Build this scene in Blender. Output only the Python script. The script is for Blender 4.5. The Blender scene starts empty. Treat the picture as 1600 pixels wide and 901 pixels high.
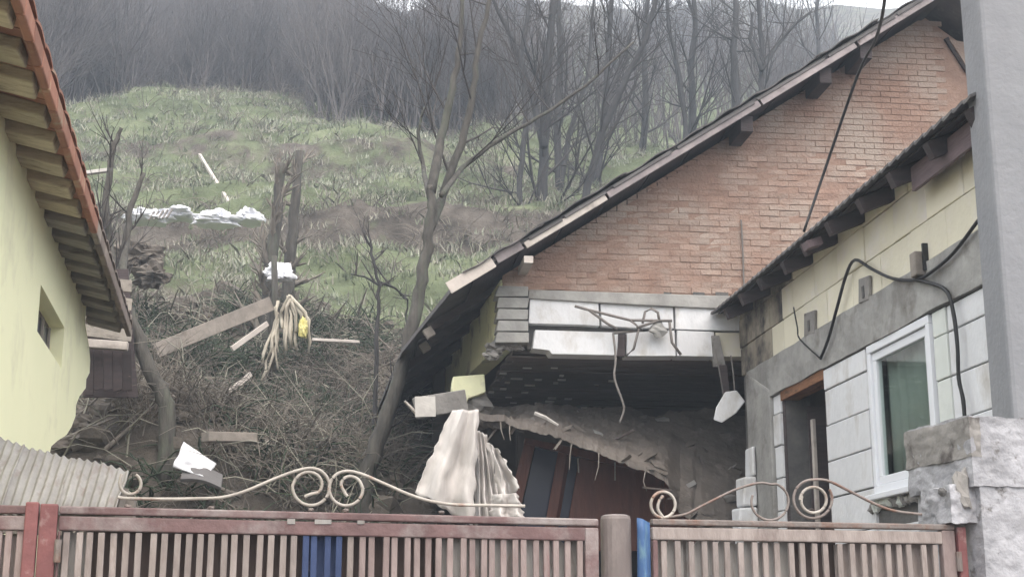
import bpy, math, random
import numpy as np
from mathutils import Vector as V, Matrix, noise, geometry
random.seed(7); RNG = np.random.default_rng(11)
R = math.radians
S = bpy.context.scene
COL = S.collection

# ------------------------------------------------------------------ camera
EYE = V((0, 0, 1.55)); FPX = 2200.0; PITCH = R(13.3); YAW = R(6.63)
cam = bpy.data.cameras.new('camera'); cam.sensor_width = 36; cam.lens = 36 * FPX / 1600
cam.clip_start = 0.1; cam.clip_end = 2000
camo = bpy.data.objects.new('camera', cam); COL.objects.link(camo)
camo.location = EYE; camo.rotation_euler = (R(90) + PITCH, 0, -YAW)
S.camera = camo

# ------------------------------------------------------------------ sky, sun, exposure
SUN_EL, SUN_AZ = R(58), R(166)          # azimuth clockwise from +Y: behind the camera, to the left
w = bpy.data.worlds.new('World'); S.world = w; w.use_nodes = True
nt = w.node_tree; bg = nt.nodes['Background']
sk = nt.nodes.new('ShaderNodeTexSky'); sk.sky_type = 'NISHITA'; sk.sun_disc = False
sk.sun_elevation = SUN_EL; sk.sun_rotation = SUN_AZ
sk.air_density = 0.9; sk.dust_density = 9.0; sk.ozone_density = 1.0
ov = nt.nodes.new('ShaderNodeMix'); ov.data_type = 'RGBA'      # even cloud cover over the whole dome
ov.inputs['Factor'].default_value = .72; ov.inputs['B'].default_value = (7.1, 6.95, 6.7, 1)
nt.links.new(sk.outputs[0], ov.inputs['A']); nt.links.new(ov.outputs['Result'], bg.inputs[0]); bg.inputs[1].default_value = 0.15
sun = bpy.data.lights.new('sun', 'SUN'); sun.energy = 0.85; sun.angle = R(90); sun.color = (1, .93, .84)
suno = bpy.data.objects.new('sun', sun); COL.objects.link(suno)
sd = V((math.sin(SUN_AZ) * math.cos(SUN_EL), math.cos(SUN_AZ) * math.cos(SUN_EL), math.sin(SUN_EL)))
suno.rotation_euler = sd.to_track_quat('Z', 'Y').to_euler(); suno.location = (-6, -8, 20)
S.view_settings.view_transform = 'Standard'; S.view_settings.look = 'None'
S.cycles.volume_bounces = 0; S.cycles.max_bounces = 5; S.cycles.diffuse_bounces = 3; S.cycles.glossy_bounces = 2; S.view_settings.gamma = 1; S.view_settings.use_curve_mapping = False
S.view_settings.exposure = 1.5

# ------------------------------------------------------------------ survey helpers: real positions from sight lines
def ray(u, v):
    xc = (u - 800) / FPX; zc = (450.5 - v) / FPX
    y = math.cos(PITCH) - math.sin(PITCH) * zc; z = math.sin(PITCH) + math.cos(PITCH) * zc
    return V((xc * math.cos(YAW) + y * math.sin(YAW), -xc * math.sin(YAW) + y * math.cos(YAW), z))
def P(u, v, Y): d = ray(u, v); return EYE + d * (Y / d.y)
def PX(u, v, X): d = ray(u, v); return EYE + d * (X / d.x)
class Plane:
    def __init__(s, p, d):
        s.p = V((p[0], p[1], 0)); s.d = V((d[0], d[1], 0)).normalized(); s.n = V((-s.d.y, s.d.x, 0))
    def hit(s, u, v, off=0):
        r = ray(u, v); t = ((s.p + s.n * off - EYE).dot(s.n)) / r.dot(s.n); return EYE + r * t
    def at(s, t, z, off=0): q = s.p + s.d * t + s.n * off; return V((q.x, q.y, z))
    def t(s, q): return (V((q.x, q.y, 0)) - s.p).dot(s.d)
def rnd(a, b): return random.uniform(a, b)
def lerp(a, b, t): return a + (b - a) * t

# ------------------------------------------------------------------ materials
def M(name, c1, c2=None, scale=4, detail=8, rough=.85, bump=.3, bscale=None, stretch=(1, 1, 1), var=.12,
      c3=None, s3=1.5, t3=(.55, .7), spec=.3, metal=0, world=False, contrast=(.3, .7), rot=(0, 0, 0), hue=0.0):
    m = bpy.data.materials.new(name); m.use_nodes = True
    t = m.node_tree; n = t.nodes; L = t.links; b = n['Principled BSDF']
    b.inputs['Roughness'].default_value = rough; b.inputs['Metallic'].default_value = metal
    b.inputs['Specular IOR Level'].default_value = spec
    tc = n.new('ShaderNodeTexCoord'); oi = n.new('ShaderNodeObjectInfo')
    mp = n.new('ShaderNodeMapping'); mp.inputs['Scale'].default_value = stretch; mp.inputs['Rotation'].default_value = rot
    if world:
        ge = n.new('ShaderNodeNewGeometry'); L.new(ge.outputs['Position'], mp.inputs['Vector'])
    else:
        ad = n.new('ShaderNodeVectorMath'); ad.operation = 'MULTIPLY_ADD'
        cx = n.new('ShaderNodeCombineXYZ')
        for i in range(3): L.new(oi.outputs['Random'], cx.inputs[i])
        ad.inputs[1].default_value = (37, 51, 23)
        L.new(cx.outputs[0], ad.inputs[0]); L.new(tc.outputs['Object'], ad.inputs[2]); L.new(ad.outputs[0], mp.inputs['Vector'])
    c2 = c2 or tuple(x * .75 for x in c1)
    no = n.new('ShaderNodeTexNoise'); no.inputs['Scale'].default_value = scale; no.inputs['Detail'].default_value = detail
    no.inputs['Roughness'].default_value = .62
    L.new(mp.outputs[0], no.inputs['Vector'])
    rp = n.new('ShaderNodeValToRGB'); rp.color_ramp.elements[0].position = contrast[0]; rp.color_ramp.elements[1].position = contrast[1]
    rp.color_ramp.elements[0].color = (*c2, 1); rp.color_ramp.elements[1].color = (*c1, 1)
    L.new(no.outputs['Fac'], rp.inputs[0]); col = rp.outputs[0]
    if c3:
        n3 = n.new('ShaderNodeTexNoise'); n3.inputs['Scale'].default_value = s3; n3.inputs['Detail'].default_value = 7
        n3.inputs['Roughness'].default_value = .65
        L.new(mp.outputs[0], n3.inputs['Vector'])
        mr = n.new('ShaderNodeMapRange'); mr.inputs[1].default_value = t3[0]; mr.inputs[2].default_value = t3[1]
        L.new(n3.outputs['Fac'], mr.inputs[0])
        mx = n.new('ShaderNodeMix'); mx.data_type = 'RGBA'; mx.inputs['B'].default_value = (*c3, 1)
        L.new(mr.outputs[0], mx.inputs['Factor']); L.new(col, mx.inputs['A']); col = mx.outputs['Result']
    hs = n.new('ShaderNodeHueSaturation'); L.new(col, hs.inputs['Color'])
    ma = n.new('ShaderNodeMapRange'); ma.inputs[3].default_value = 1 - var; ma.inputs[4].default_value = 1 + var
    L.new(oi.outputs['Random'], ma.inputs[0]); L.new(ma.outputs[0], hs.inputs['Value'])
    L.new(hs.outputs[0], b.inputs['Base Color'])
    if bump:
        nb = n.new('ShaderNodeTexNoise'); nb.inputs['Scale'].default_value = bscale or scale * 4; nb.inputs['Detail'].default_value = 6
        L.new(mp.outputs[0], nb.inputs['Vector'])
        bp = n.new('ShaderNodeBump'); bp.inputs['Strength'].default_value = bump; bp.inputs['Distance'].default_value = .02
        L.new(nb.outputs['Fac'], bp.inputs['Height']); L.new(bp.outputs[0], b.inputs['Normal'])
    return m

K = {}
K['block'] = M('white_block', (.74, .75, .77), (.62, .63, .65), 3, var=.05, c3=(.4, .375, .34), s3=3, t3=(.52, .76), bump=.35, bscale=18, stretch=(1, 1, .6))
K['block_green'] = M('pale_plaster', (.66, .69, .66), (.58, .61, .58), 3, var=.03, bump=.15, bscale=25, c3=(.5, .5, .46), s3=3, t3=(.6, .8))
K['block_yellow'] = M('yellowed_block', (.74, .7, .56), (.66, .62, .5), 2.5, var=.05, c3=(.7, .66, .6), s3=1.6, t3=(.5, .62), bump=.2, bscale=25)
K['block_dark'] = M('dark_mottled_block', (.42, .38, .3), (.25, .22, .18), 3, c3=(.06, .055, .055), s3=2.4, t3=(.42, .62), bump=.3, bscale=20, world=True, var=.1)  # darker mottled blocks for the far end of the top courses
K['mortar'] = M('mortar', (.13, .125, .12), (.08, .08, .08), 8)
K['concrete'] = M('concrete', (.4, .395, .38), (.24, .235, .225), 3.5, c3=(.17, .155, .14), s3=2.2, t3=(.55, .7), bump=.35, bscale=18, var=.06)
K['pole'] = M('pole_concrete', (.27, .275, .29), (.22, .225, .24), 2.2, c3=(.43, .43, .44), s3=6, t3=(.66, .76), bump=.3, bscale=25, var=0)
K['pillar'] = M('rough_plaster', (.5, .5, .53), (.2, .2, .212), 4.5, c3=(.12, .11, .1), s3=6, t3=(.59, .67), bump=.7, bscale=22, var=0)
K['pillar_dark'] = M('bare_concrete', (.3, .285, .27), (.2, .19, .18), 5, c3=(.09, .08, .075), s3=6, t3=(.57, .68), bump=.9, bscale=12)
K['yellow'] = M('pale_yellow_render', (.92, .91, .63), (.88, .88, .6), 1.3, var=0, c3=(.72, .7, .5), s3=1.6, t3=(.54, .75), bump=.08, bscale=40, rough=.9)
K['yellow_old'] = M('old_yellow_render', (.88, .87, .58), (.78, .77, .52), 3, c3=(.4, .38, .3), s3=2.5, t3=(.55, .7), bump=.3)
K['tile_orange'] = M('orange_tile', (.38, .18, .12), (.26, .125, .09), 4, c3=(.36, .28, .2), s3=4, t3=(.56, .68), var=.2)
K['tile_grey'] = M('weathered_tile', (.28, .22, .19), (.18, .15, .135), 4, c3=(.3, .27, .23), s3=4, t3=(.52, .66), var=.2)
K['rafter_tan'] = M('tan_rafter', (.55, .48, .35), (.36, .3, .22), 4, stretch=(1, 5, 5), c3=(.22, .18, .14), s3=3, var=.18)
K['rafter_grey'] = M('grey_rafter', (.34, .31, .27), (.22, .2, .175), 4, stretch=(1, 5, 5), c3=(.12, .1, .09), s3=3, var=.22)
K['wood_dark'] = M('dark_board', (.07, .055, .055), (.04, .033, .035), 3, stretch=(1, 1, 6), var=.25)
K['wood_purple'] = M('stained_board', (.2, .15, .16), (.13, .1, .105), 3, stretch=(6, 1, 6), var=.1)
K['wood_grey'] = M('weathered_wood', (.34, .3, .265), (.2, .18, .16), 5, stretch=(1, 1, 1), c3=(.14, .12, .1), s3=3, var=.15)
K['wood_pale'] = M('pale_board', (.55, .5, .46), (.4, .36, .33), 5, c3=(.25, .22, .2), s3=3, t3=(.6, .75), var=.12)
K['verge'] = M('grey_verge_board', (.34, .3, .3), (.2, .175, .18), 5, c3=(.12, .1, .1), s3=4, t3=(.58, .72), var=.12)
K['roof_sheet'] = M('fibre_cement_roof', (.13, .125, .125), (.085, .08, .08), 3, c3=(.2, .2, .17), s3=4, t3=(.6, .75))
K['plaster_bits'] = M('plaster_dab', (.55, .53, .5), (.4, .38, .36), 6)
K['lath'] = M('dark_lath', (.17, .14, .128), (.105, .087, .08), 5, stretch=(1, 6, 6), var=.2)
K['inner_wall'] = M('dark_inner_wall', (.12, .1, .09), (.07, .06, .055), 2)  # even dark colour for walls, floor and ceilings indoors
K['mud'] = M('mud', (.215, .19, .17), (.118, .104, .094), 3, c3=(.26, .232, .21), s3=5, t3=(.58, .7), bump=1, bscale=10, var=.1)
K['wardrobe'] = M('red_brown_wood', (.17, .068, .048), (.11, .045, .034), 3, stretch=(6, 6, 1), rough=.45, var=.05)
K['blue_glass'] = M('dark_blue_panel', (.045, .05, .085), (.03, .033, .06), 2, rough=.25, bump=0)
K['cloth'] = M('white_cloth', (.6, .57, .55), (.46, .43, .41), 5, var=.05, contrast=(.25, .55), stretch=(2, 2, .6), bump=.2, bscale=14, spec=.05, rough=1)
K['pvc'] = M('white_pvc', (.78, .8, .84), (.74, .76, .8), 2, rough=.4, bump=.03, var=.02)
K['curtain'] = M('green_curtain', (.46, .475, .45), (.37, .385, .36), 3, stretch=(1, 1, .2))
K['door_wood'] = M('orange_brown_wood', (.32, .15, .075), (.18, .09, .05), 4, stretch=(5, 1, 5), c3=(.1, .06, .04), s3=3)
K['red_paint'] = M('worn_red_paint', (.25, .1, .098), (.16, .065, .065), 6, c3=(.42, .33, .31), s3=5, t3=(.56, .72), rough=.6, var=.08, bump=.25)
K['rail_paint'] = M('dusty_red_paint', (.2, .125, .122), (.115, .07, .07), 8, c3=(.3, .265, .255), s3=3, t3=(.48, .66), rough=.6, var=.06, bump=.25)
K['bar'] = M('worn_grey_pink_slat', (.35, .305, .285), (.2, .165, .152), 7, stretch=(2, 2, .6), c3=(.2, .155, .145), s3=5, t3=(.57, .7), var=.14, bump=.3)
K['bar_pink'] = M('faded_pink_slat', (.34, .275, .26), (.2, .15, .143), 7, stretch=(2, 2, .6), c3=(.22, .13, .13), s3=5, t3=(.57, .7), var=.1, bump=.3)
K['bar_blue'] = M('blue_slat', (.055, .08, .17), (.03, .045, .1), 4, c3=(.25, .25, .31), s3=4, t3=(.56, .7), var=.2)
K['backing'] = M('pale_backing_sheet', (.38, .365, .35), (.24, .225, .21), 3, stretch=(3, 3, .5), c3=(.2, .17, .155), s3=4, t3=(.56, .66), var=.1)
K['dark_board'] = M('dark_red_board', (.1, .075, .068), (.055, .04, .037), 4, stretch=(2, 2, .5), c3=(.12, .1, .085), s3=3, t3=(.55, .7))
K['blue_film'] = M('blue_film', (.065, .14, .3), (.04, .08, .17), 3, stretch=(2, 2, .6), c3=(.2, .33, .3), s3=3, rough=.4, var=.1)
K['iron'] = M('pale_scroll_iron', (.46, .43, .39), (.28, .25, .22), 9, c3=(.25, .15, .11), s3=12, t3=(.56, .68), rough=.55, var=.06)
K['iron_dark'] = M('rusty_scroll_iron', (.24, .21, .195), (.14, .115, .105), 9, c3=(.17, .1, .075), s3=10, t3=(.5, .66), rough=.6, var=.1)
K['pipe'] = M('brown_grey_pipe', (.2, .17, .16), (.12, .098, .094), 3, stretch=(1, 1, .4), c3=(.29, .25, .235), s3=3, rough=.55)
K['sheet'] = M('grey_corrugated', (.31, .3, .285), (.19, .18, .17), 3, stretch=(4, 1, 1), c3=(.2, .17, .155), s3=4, t3=(.54, .68), rough=.75, var=0)
K['cable'] = M('black_cable', (.03, .03, .032), (.02, .02, .02), 3, bump=0, rough=.5)
K['cable_grey'] = M('grey_wire', (.2, .18, .17), (.14, .13, .12), 3, bump=0, rough=.6)
K['bag'] = M('white_plastic', (.78, .79, .83), (.66, .67, .71), 5, c3=(.5, .48, .45), s3=3, t3=(.62, .75), rough=.4, var=.06)
K['yellow_plastic'] = M('yellow_plastic', (.66, .6, .2), (.5, .46, .25), 5, rough=.45)
K['rag'] = M('straw_coloured_rag', (.52, .48, .4), (.38, .34, .28), 6, var=.12)
K['bark'] = M('grey_bark', (.115, .107, .095), (.05, .047, .043), 7, stretch=(2, 2, .5), c3=(.095, .108, .08), s3=2.5, t3=(.52, .7), bump=.8, bscale=18, var=.12)
K['bark_far'] = M('dark_bark', (.055, .053, .053), (.03, .029, .03), 6, stretch=(2, 2, .5), bump=.6, bscale=15, var=.2)
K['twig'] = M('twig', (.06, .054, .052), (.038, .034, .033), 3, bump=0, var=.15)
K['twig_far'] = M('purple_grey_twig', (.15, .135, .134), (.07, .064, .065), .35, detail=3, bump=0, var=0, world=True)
K['weed'] = M('dead_weed', (.24, .215, .185), (.085, .075, .065), 1.0, detail=3, bump=0, world=True)
K['weed_green'] = M('ivy_green', (.075, .1, .065), (.04, .055, .036), 1.2, detail=3, bump=0, world=True)
K['grass'] = M('short_grass', (.19, .22, .14), (.085, .1, .064), .9, detail=6, bump=0, world=True, c3=(.38, .395, .32), s3=.7, t3=(.46, .62))
K['straw'] = M('dry_grass', (.42, .41, .34), (.19, .18, .145), .8, detail=4, bump=0, world=True)
K['stone'] = M('earth_clod', (.16, .14, .12), (.075, .065, .056), 6, bump=.8, var=.25, world=True)

def glass():
    m = bpy.data.materials.new('window_glass'); m.use_nodes = True; t = m.node_tree; n = t.nodes
    o = n['Material Output']; n.remove(n['Principled BSDF'])
    g = n.new('ShaderNodeBsdfGlossy'); g.inputs['Roughness'].default_value = .03
    tr = n.new('ShaderNodeBsdfTransparent'); tr.inputs[0].default_value = (.85, .9, .88, 1)
    f = n.new('ShaderNodeValue'); f.outputs[0].default_value = .13; mx = n.new('ShaderNodeMixShader')
    t.links.new(f.outputs[0], mx.inputs[0]); t.links.new(tr.outputs[0], mx.inputs[1]); t.links.new(g.outputs[0], mx.inputs[2])
    t.links.new(mx.outputs[0], o.inputs[0]); return m
K['glass'] = glass()

K['brick'] = M('old_pink_brick', (.36, .245, .195), (.26, .172, .138), 6, detail=9, c3=(.37, .305, .262), s3=1.3, t3=(.42, .62), bump=.6, bscale=40, var=.1, spec=.15, world=True)
K['brick_mortar'] = M('brick_mortar', (.31, .215, .172), (.23, .155, .125), 5, detail=9, bump=.6, bscale=30, spec=.1, world=True)

def ground():
    m = bpy.data.materials.new('hillside_ground'); m.use_nodes = True; t = m.node_tree; n = t.nodes; L = t.links
    b = n['Principled BSDF']; b.inputs['Roughness'].default_value = .95; b.inputs['Specular IOR Level'].default_value = .15
    ge = n.new('ShaderNodeNewGeometry'); at = n.new('ShaderNodeAttribute'); at.attribute_name = 'turf'
    def noi(sc, det=8, ro=.65):
        x = n.new('ShaderNodeTexNoise'); x.inputs['Scale'].default_value = sc; x.inputs['Detail'].default_value = det
        x.inputs['Roughness'].default_value = ro; L.new(ge.outputs['Position'], x.inputs['Vector']); return x.outputs['Fac']
    def ramp(fac, stops):
        r = n.new('ShaderNodeValToRGB')
        while len(r.color_ramp.elements) < len(stops): r.color_ramp.elements.new(.5)
        for e, (p, c) in zip(r.color_ramp.elements, stops): e.position = p; e.color = (*c, 1)
        L.new(fac, r.inputs[0]); return r.outputs[0]
    soil = ramp(noi(1.6), [(.3, (.05, .044, .038)), (.5, (.1, .087, .075)), (.7, (.18, .16, .14))])
    turf = ramp(noi(.9), [(.3, (.065, .075, .045)), (.46, (.11, .132, .075)), (.6, (.16, .185, .108)), (.75, (.29, .29, .22))])
    ad = n.new('ShaderNodeMath'); ad.operation = 'ADD'; L.new(at.outputs['Fac'], ad.inputs[0])
    nz = n.new('ShaderNodeMapRange'); nz.inputs[3].default_value = -.55; nz.inputs[4].default_value = .55; L.new(noi(1.3), nz.inputs[0]); L.new(nz.outputs[0], ad.inputs[1])
    mr = n.new('ShaderNodeMapRange'); mr.inputs[1].default_value = .42; mr.inputs[2].default_value = .62; L.new(ad.outputs[0], mr.inputs[0])
    mx = n.new('ShaderNodeMix'); mx.data_type = 'RGBA'; L.new(mr.outputs[0], mx.inputs['Factor']); L.new(soil, mx.inputs['A']); L.new(turf, mx.inputs['B'])
    L.new(mx.outputs['Result'], b.inputs['Base Color'])
    bp = n.new('ShaderNodeBump'); bp.inputs['Strength'].default_value = 1; bp.inputs['Distance'].default_value = .12
    L.new(noi(4), bp.inputs['Height']); L.new(bp.outputs[0], b.inputs['Normal'])
    return m
K['ground'] = ground()

# ------------------------------------------------------------------ mesh building helpers
WL = {}
def wloc(o): return WL.get(o.name, V((0, 0, 0))) if o else V((0, 0, 0))
def tag(o, label=None, cat=None, group=None, kind=None):
    if label: o['label'] = label
    if cat: o['category'] = cat
    if group: o['group'] = group
    if kind: o['kind'] = kind
    return o
def thing(name, loc, label, cat, group=None):
    o = bpy.data.objects.new(name, None); COL.objects.link(o); o.location = V(loc); o.empty_display_size = .2
    WL[o.name] = V(loc); return tag(o, label, cat, group)
class MB:
    def __init__(s): s.v = []; s.f = []
    def hexa(s, p):
        i = len(s.v); s.v += [V(q) for q in p]
        s.f += [tuple(i + k for k in q) for q in ((0, 3, 2, 1), (4, 5, 6, 7), (0, 1, 5, 4), (1, 2, 6, 5), (2, 3, 7, 6), (3, 0, 4, 7))]; return s
    def box(s, a, b):
        a, b = V(a), V(b)
        return s.hexa([(a.x, a.y, a.z), (b.x, a.y, a.z), (b.x, b.y, a.z), (a.x, b.y, a.z), (a.x, a.y, b.z), (b.x, a.y, b.z), (b.x, b.y, b.z), (a.x, b.y, b.z)])
    def obox(s, c, x, y, z):      # centre and three half-axis vectors
        c, x, y, z = V(c), V(x), V(y), V(z)
        return s.hexa([c - x - y - z, c + x - y - z, c + x + y - z, c - x + y - z, c - x - y + z, c + x - y + z, c + x + y + z, c - x + y + z])
    def beam(s, a, b, w, h, up=(0, 0, 1), jit=0):
        a, b = V(a), V(b); d = (b - a).normalized(); sd_ = d.cross(V(up)).normalized(); u = sd_.cross(d).normalized()
        o = []
        for q in (a, b):
            for i, j in ((-1, -1), (1, -1), (1, 1), (-1, 1)):
                o.append(q + sd_ * (w / 2 * i * (1 + rnd(-jit, jit))) + u * (h / 2 * j * (1 + rnd(-jit, jit))) + d * rnd(-jit, jit) * w)
        return s.hexa(o)
    def prism(s, outer, ext, holes=()):
        loops = [[V(q) for q in outer]] + [[V(q) for q in h] for h in holes]; ext = V(ext)
        flat = [q for l in loops for q in l]; tr = geometry.tessellate_polygon(loops)
        i = len(s.v); n = len(flat); s.v += flat + [q + ext for q in flat]
        for a, b, c in tr: s.f.append((i + a, i + b, i + c)); s.f.append((i + n + c, i + n + b, i + n + a))
        k = 0
        for l in loops:
            for j in range(len(l)):
                a, b = k + j, k + (j + 1) % len(l); s.f.append((i + a, i + b, i + n + b, i + n + a))
            k += len(l)
        return s
    def tube(s, pts, rad, n=6, cap=True):
        pts = [V(p) for p in pts]; i0 = len(s.v); ref = V((0.31, .17, .93))
        if not hasattr(rad, '__len__'): rad = [rad] * len(pts)
        for k, p in enumerate(pts):
            d = (pts[min(k + 1, len(pts) - 1)] - pts[max(k - 1, 0)]).normalized()
            r0 = ref if abs(d.dot(ref)) < .95 else V((1, 0, 0))
            a = d.cross(r0).normalized(); b = d.cross(a)
            for j in range(n):
                t = 2 * math.pi * j / n; s.v.append(p + (a * math.cos(t) + b * math.sin(t)) * rad[k])
        for k in range(len(pts) - 1):
            for j in range(n):
                a = i0 + k * n + j; b = i0 + k * n + (j + 1) % n; s.f.append((a, b, b + n, a + n))
        if cap: s.f.append(tuple(i0 + j for j in range(n))[::-1]); s.f.append(tuple(i0 + (len(pts) - 1) * n + j for j in range(n)))
        return s
    def grid(s, fn, nu, nv, thick=None):
        i = len(s.v); g = [[V(fn(a / nu, b / nv)) for a in range(nu + 1)] for b in range(nv + 1)]
        for r in g: s.v += r
        W = nu + 1
        for b in range(nv):
            for a in range(nu): k = i + b * W + a; s.f.append((k, k + 1, k + W + 1, k + W))
        if thick is not None:
            th = V(thick); m = len(s.v) - i; s.v += [q + th for r in g for q in r]
            for b in range(nv):
                for a in range(nu): k = i + m + b * W + a; s.f.append((k, k + W, k + W + 1, k + 1))
            rim = [i + a for a in range(W)] + [i + b * W + nu for b in range(1, nv + 1)] + [i + nv * W + a for a in range(nu - 1, -1, -1)] + [i + b * W for b in range(nv - 1, 0, -1)]
            for j in range(len(rim)): a, b = rim[j], rim[(j + 1) % len(rim)]; s.f.append((a, a + m, b + m, b))
        return s
    def lump(s, c, r, seed=0, rough=.35, nu=10, nv=7):
        c = V(c); r = V(r); i = len(s.v); rows = []
        for b in range(nv + 1):
            th = math.pi * b / nv; row = []
            for a in range(nu):
                ph = 2 * math.pi * a / nu; d = V((math.sin(th) * math.cos(ph), math.sin(th) * math.sin(ph), math.cos(th)))
                k = 1 + rough * noise.noise(d * 1.7 + V((seed * 7.1, seed * 3.3, seed)))  + rough * .5 * noise.noise(d * 4 + V((seed, 0, seed * 2)))
                s.v.append(c + V((d.x * r.x, d.y * r.y, d.z * r.z)) * k); row.append(len(s.v) - 1)
            rows.append(row)
        for b in range(nv):
            for a in range(nu): s.f.append((rows[b][a], rows[b + 1][a], rows[b + 1][(a + 1) % nu], rows[b][(a + 1) % nu]))
        return s
    def crumple(s, c, r, seed=0):
        i = len(s.v); s.lump(c, r, seed, .5, 30, 18); c = V(c)
        for q in s.v[i:]:
            d = q - c; p = d * 6 + V((seed * 5, 0, seed)); k = abs(noise.noise(p)) * .8 + abs(noise.noise(p * 2.3)) * .45; q -= d * (k * .4)
            q.z = max(q.z, c.z - r[2] * .55)
        return s
    def build(s, name, mat, parent=None, smooth=False, bevel=0, fix=True):
        xs = [q.x for q in s.v]; ys = [q.y for q in s.v]; zs = [q.z for q in s.v]
        c = V(((min(xs) + max(xs)) / 2, (min(ys) + max(ys)) / 2, (min(zs) + max(zs)) / 2 if parent else min(zs)))
        me = bpy.data.meshes.new(name); me.from_pydata([q - c for q in s.v], [], s.f)
        if fix:
            import bmesh
            bm = bmesh.new(); bm.from_mesh(me); bmesh.ops.recalc_face_normals(bm, faces=bm.faces); bm.to_mesh(me); bm.free()
        if smooth: me.polygons.foreach_set('use_smooth', [True] * len(me.polygons))
        me.materials.append(K[mat] if isinstance(mat, str) else mat); me.update()
        o = bpy.data.objects.new(name, me); COL.objects.link(o)
        o.location = c - wloc(parent); WL[o.name] = c
        if parent: o.parent = parent
        if bevel:
            bv = o.modifiers.new('bevel', 'BEVEL'); bv.width = bevel; bv.segments = 2; bv.limit_method = 'ANGLE'
        return o
def place_copy(src, parent, at, rotz=0, mat=None):
    o = src.copy(); COL.objects.link(o); o.parent = parent; o.location = V(at) - wloc(parent); o.rotation_euler = (0, 0, rotz)
    if src.name.startswith('bar'): o.rotation_euler.y = rnd(-.007, .007) * (5 if random.random() < .07 else 1)
    WL[o.name] = V(at); return o
def segs_mesh(name, mat, A, B, r0, r1, n=3):
    """many tapered twigs in one mesh (numpy)"""
    A = np.asarray(A, float); B = np.asarray(B, float); r0 = np.asarray(r0, float)[:, None]; r1 = np.asarray(r1, float)[:, None]
    d = B - A; d /= np.linalg.norm(d, axis=1, keepdims=True) + 1e-9
    ref = np.where(np.abs(d[:, 2:3]) < .9, np.array([[0, 0, 1.]]), np.array([[1., 0, 0]]))
    x = np.cross(d, ref); x /= np.linalg.norm(x, axis=1, keepdims=True) + 1e-9; y = np.cross(d, x)
    N = len(A); vs = np.empty((N, 2 * n, 3))
    for j in range(n):
        t = 2 * math.pi * j / n; o = x * math.cos(t) + y * math.sin(t)
        vs[:, j] = A + o * r0; vs[:, n + j] = B + o * r1
    base = np.arange(N)[:, None, None] * (2 * n)
    q = np.array([[j, (j + 1) % n, n + (j + 1) % n, n + j] for j in range(n)])[None]
    fs = (base + q).reshape(-1, 4)
    return raw_mesh(name, mat, vs.reshape(-1, 3), fs)
def raw_mesh(name, mat, vs, fs):
    me = bpy.data.meshes.new(name); k = fs.shape[1]
    me.vertices.add(len(vs)); me.vertices.foreach_set('co', np.ascontiguousarray(vs, dtype=np.float32).ravel())
    me.loops.add(fs.size); me.loops.foreach_set('vertex_index', np.ascontiguousarray(fs, dtype=np.int32).ravel())
    me.polygons.add(len(fs)); me.polygons.foreach_set('loop_start', np.arange(0, fs.size, k, dtype=np.int32))
    me.materials.append(K[mat]); me.update(calc_edges=True); me.validate()
    o = bpy.data.objects.new(name, me); COL.objects.link(o); return o

# ------------------------------------------------------------------ terrain
PY = [-80, 0, 6.5, 8.5, 10, 14.2, 15.2, 16, 19, 22, 24, 29, 29.8, 36, 37, 45, 70, 120, 134, 150, 320]
PZ = [0, 0, .02, .9, 1.35, 1.5, 2.2, 3.0, 4.25, 5.75, 6.75, 9.2, 10.25, 13.0, 14.1, 17.5, 28.9, 54.6, 63.5, 64.0, 30]
def hz(x, y, fine=True):
    z = float(np.interp(y + .6 * math.sin(x * .35 + 1) * min(1, max(0, (y - 16) / 8)), PY, PZ))
    k = min(1, max(0, (y - 15) / 4))
    z += 1.35 * math.exp(-((x + 5.0) / 5.0) ** 2 - ((y - 43) / 4.2) ** 2) + .5 * noise.noise(V((x * .3, y * .25, 6))) * min(1, max(0, (y - 30) / 8))
    z += .8 * math.exp(-((x + 4.4) / 2.2) ** 2 - ((y - 21) / 3) ** 2)
    z += .95 * math.exp(-((x + 2.2) / 1.1) ** 2 - ((y - 16.4) / .85) ** 2)
    z -= .5 * math.exp(-((x - 1.5) / 2.0) ** 2 - ((y - 23) / 2.5) ** 2)
    if y > 50: z += 1.2 * noise.noise(V((x * .07, y * .05, 3))) * min(1, (y - 50) / 30) * (1 if y < 110 else .3)
    if y > 95 and x > 10: z += .06 * (x - 10) * min(1, (y - 95) / 25)
    if y > 110:   # skyline dips
        kk = min(1, (y - 110) / 15)
        z -= kk * (1.2 * math.exp(-((x - 3.8) / 2.4) ** 2) + 1.0 * math.exp(-((x - 55.5) / 3.0) ** 2))
    if fine:
        p = V((x, y, 0))
        z += k * (.45 * noise.noise(p * .35) + .22 * noise.noise(p * .9 + V((5, 0, 0))) + .12 * noise.noise(p * 2.1) + .07 * noise.noise(p * 5))
        if 22 < y < 47: z += .2 * math.sin(y * 4.2 + 2.2 * noise.noise(V((x * .25, y * .3, 8))) + x * .15) * min(1, (y - 22) / 2, (47 - y) / 3) * (.5 + noise.noise(V((x * .3, y * .3, 1))))
        z += .03 * noise.noise(p * 1.5)
    if .95 < x < 11 and 10 < y < 18.6:                       # levelled plot the house stands on
        e = min(1, (x - .95) / .35, (18.6 - y) / .5); z = lerp(z, min(z, 1.5), e)
    if x < -.9 and 8 < y < 15: z = min(z, lerp(1.3, z, max(0, (y - 14) / 1)))
    return z
def axis(a, b, st, lo, hi, g=1.16):
    c = list(np.arange(a, b + 1e-6, st)); s = st
    while c[-1] < hi: s *= g; c.append(c[-1] + s)
    s = st
    while c[0] > lo: s *= g; c.insert(0, c[0] - s)
    return c
GX = axis(-12, 20, .22, -260, 260); GY = axis(13, 48, .22, -90, 320, 1.07)
tb = MB()
for yy in GY:
    for xx in GX: tb.v.append(V((xx, yy, hz(xx, yy))))
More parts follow.
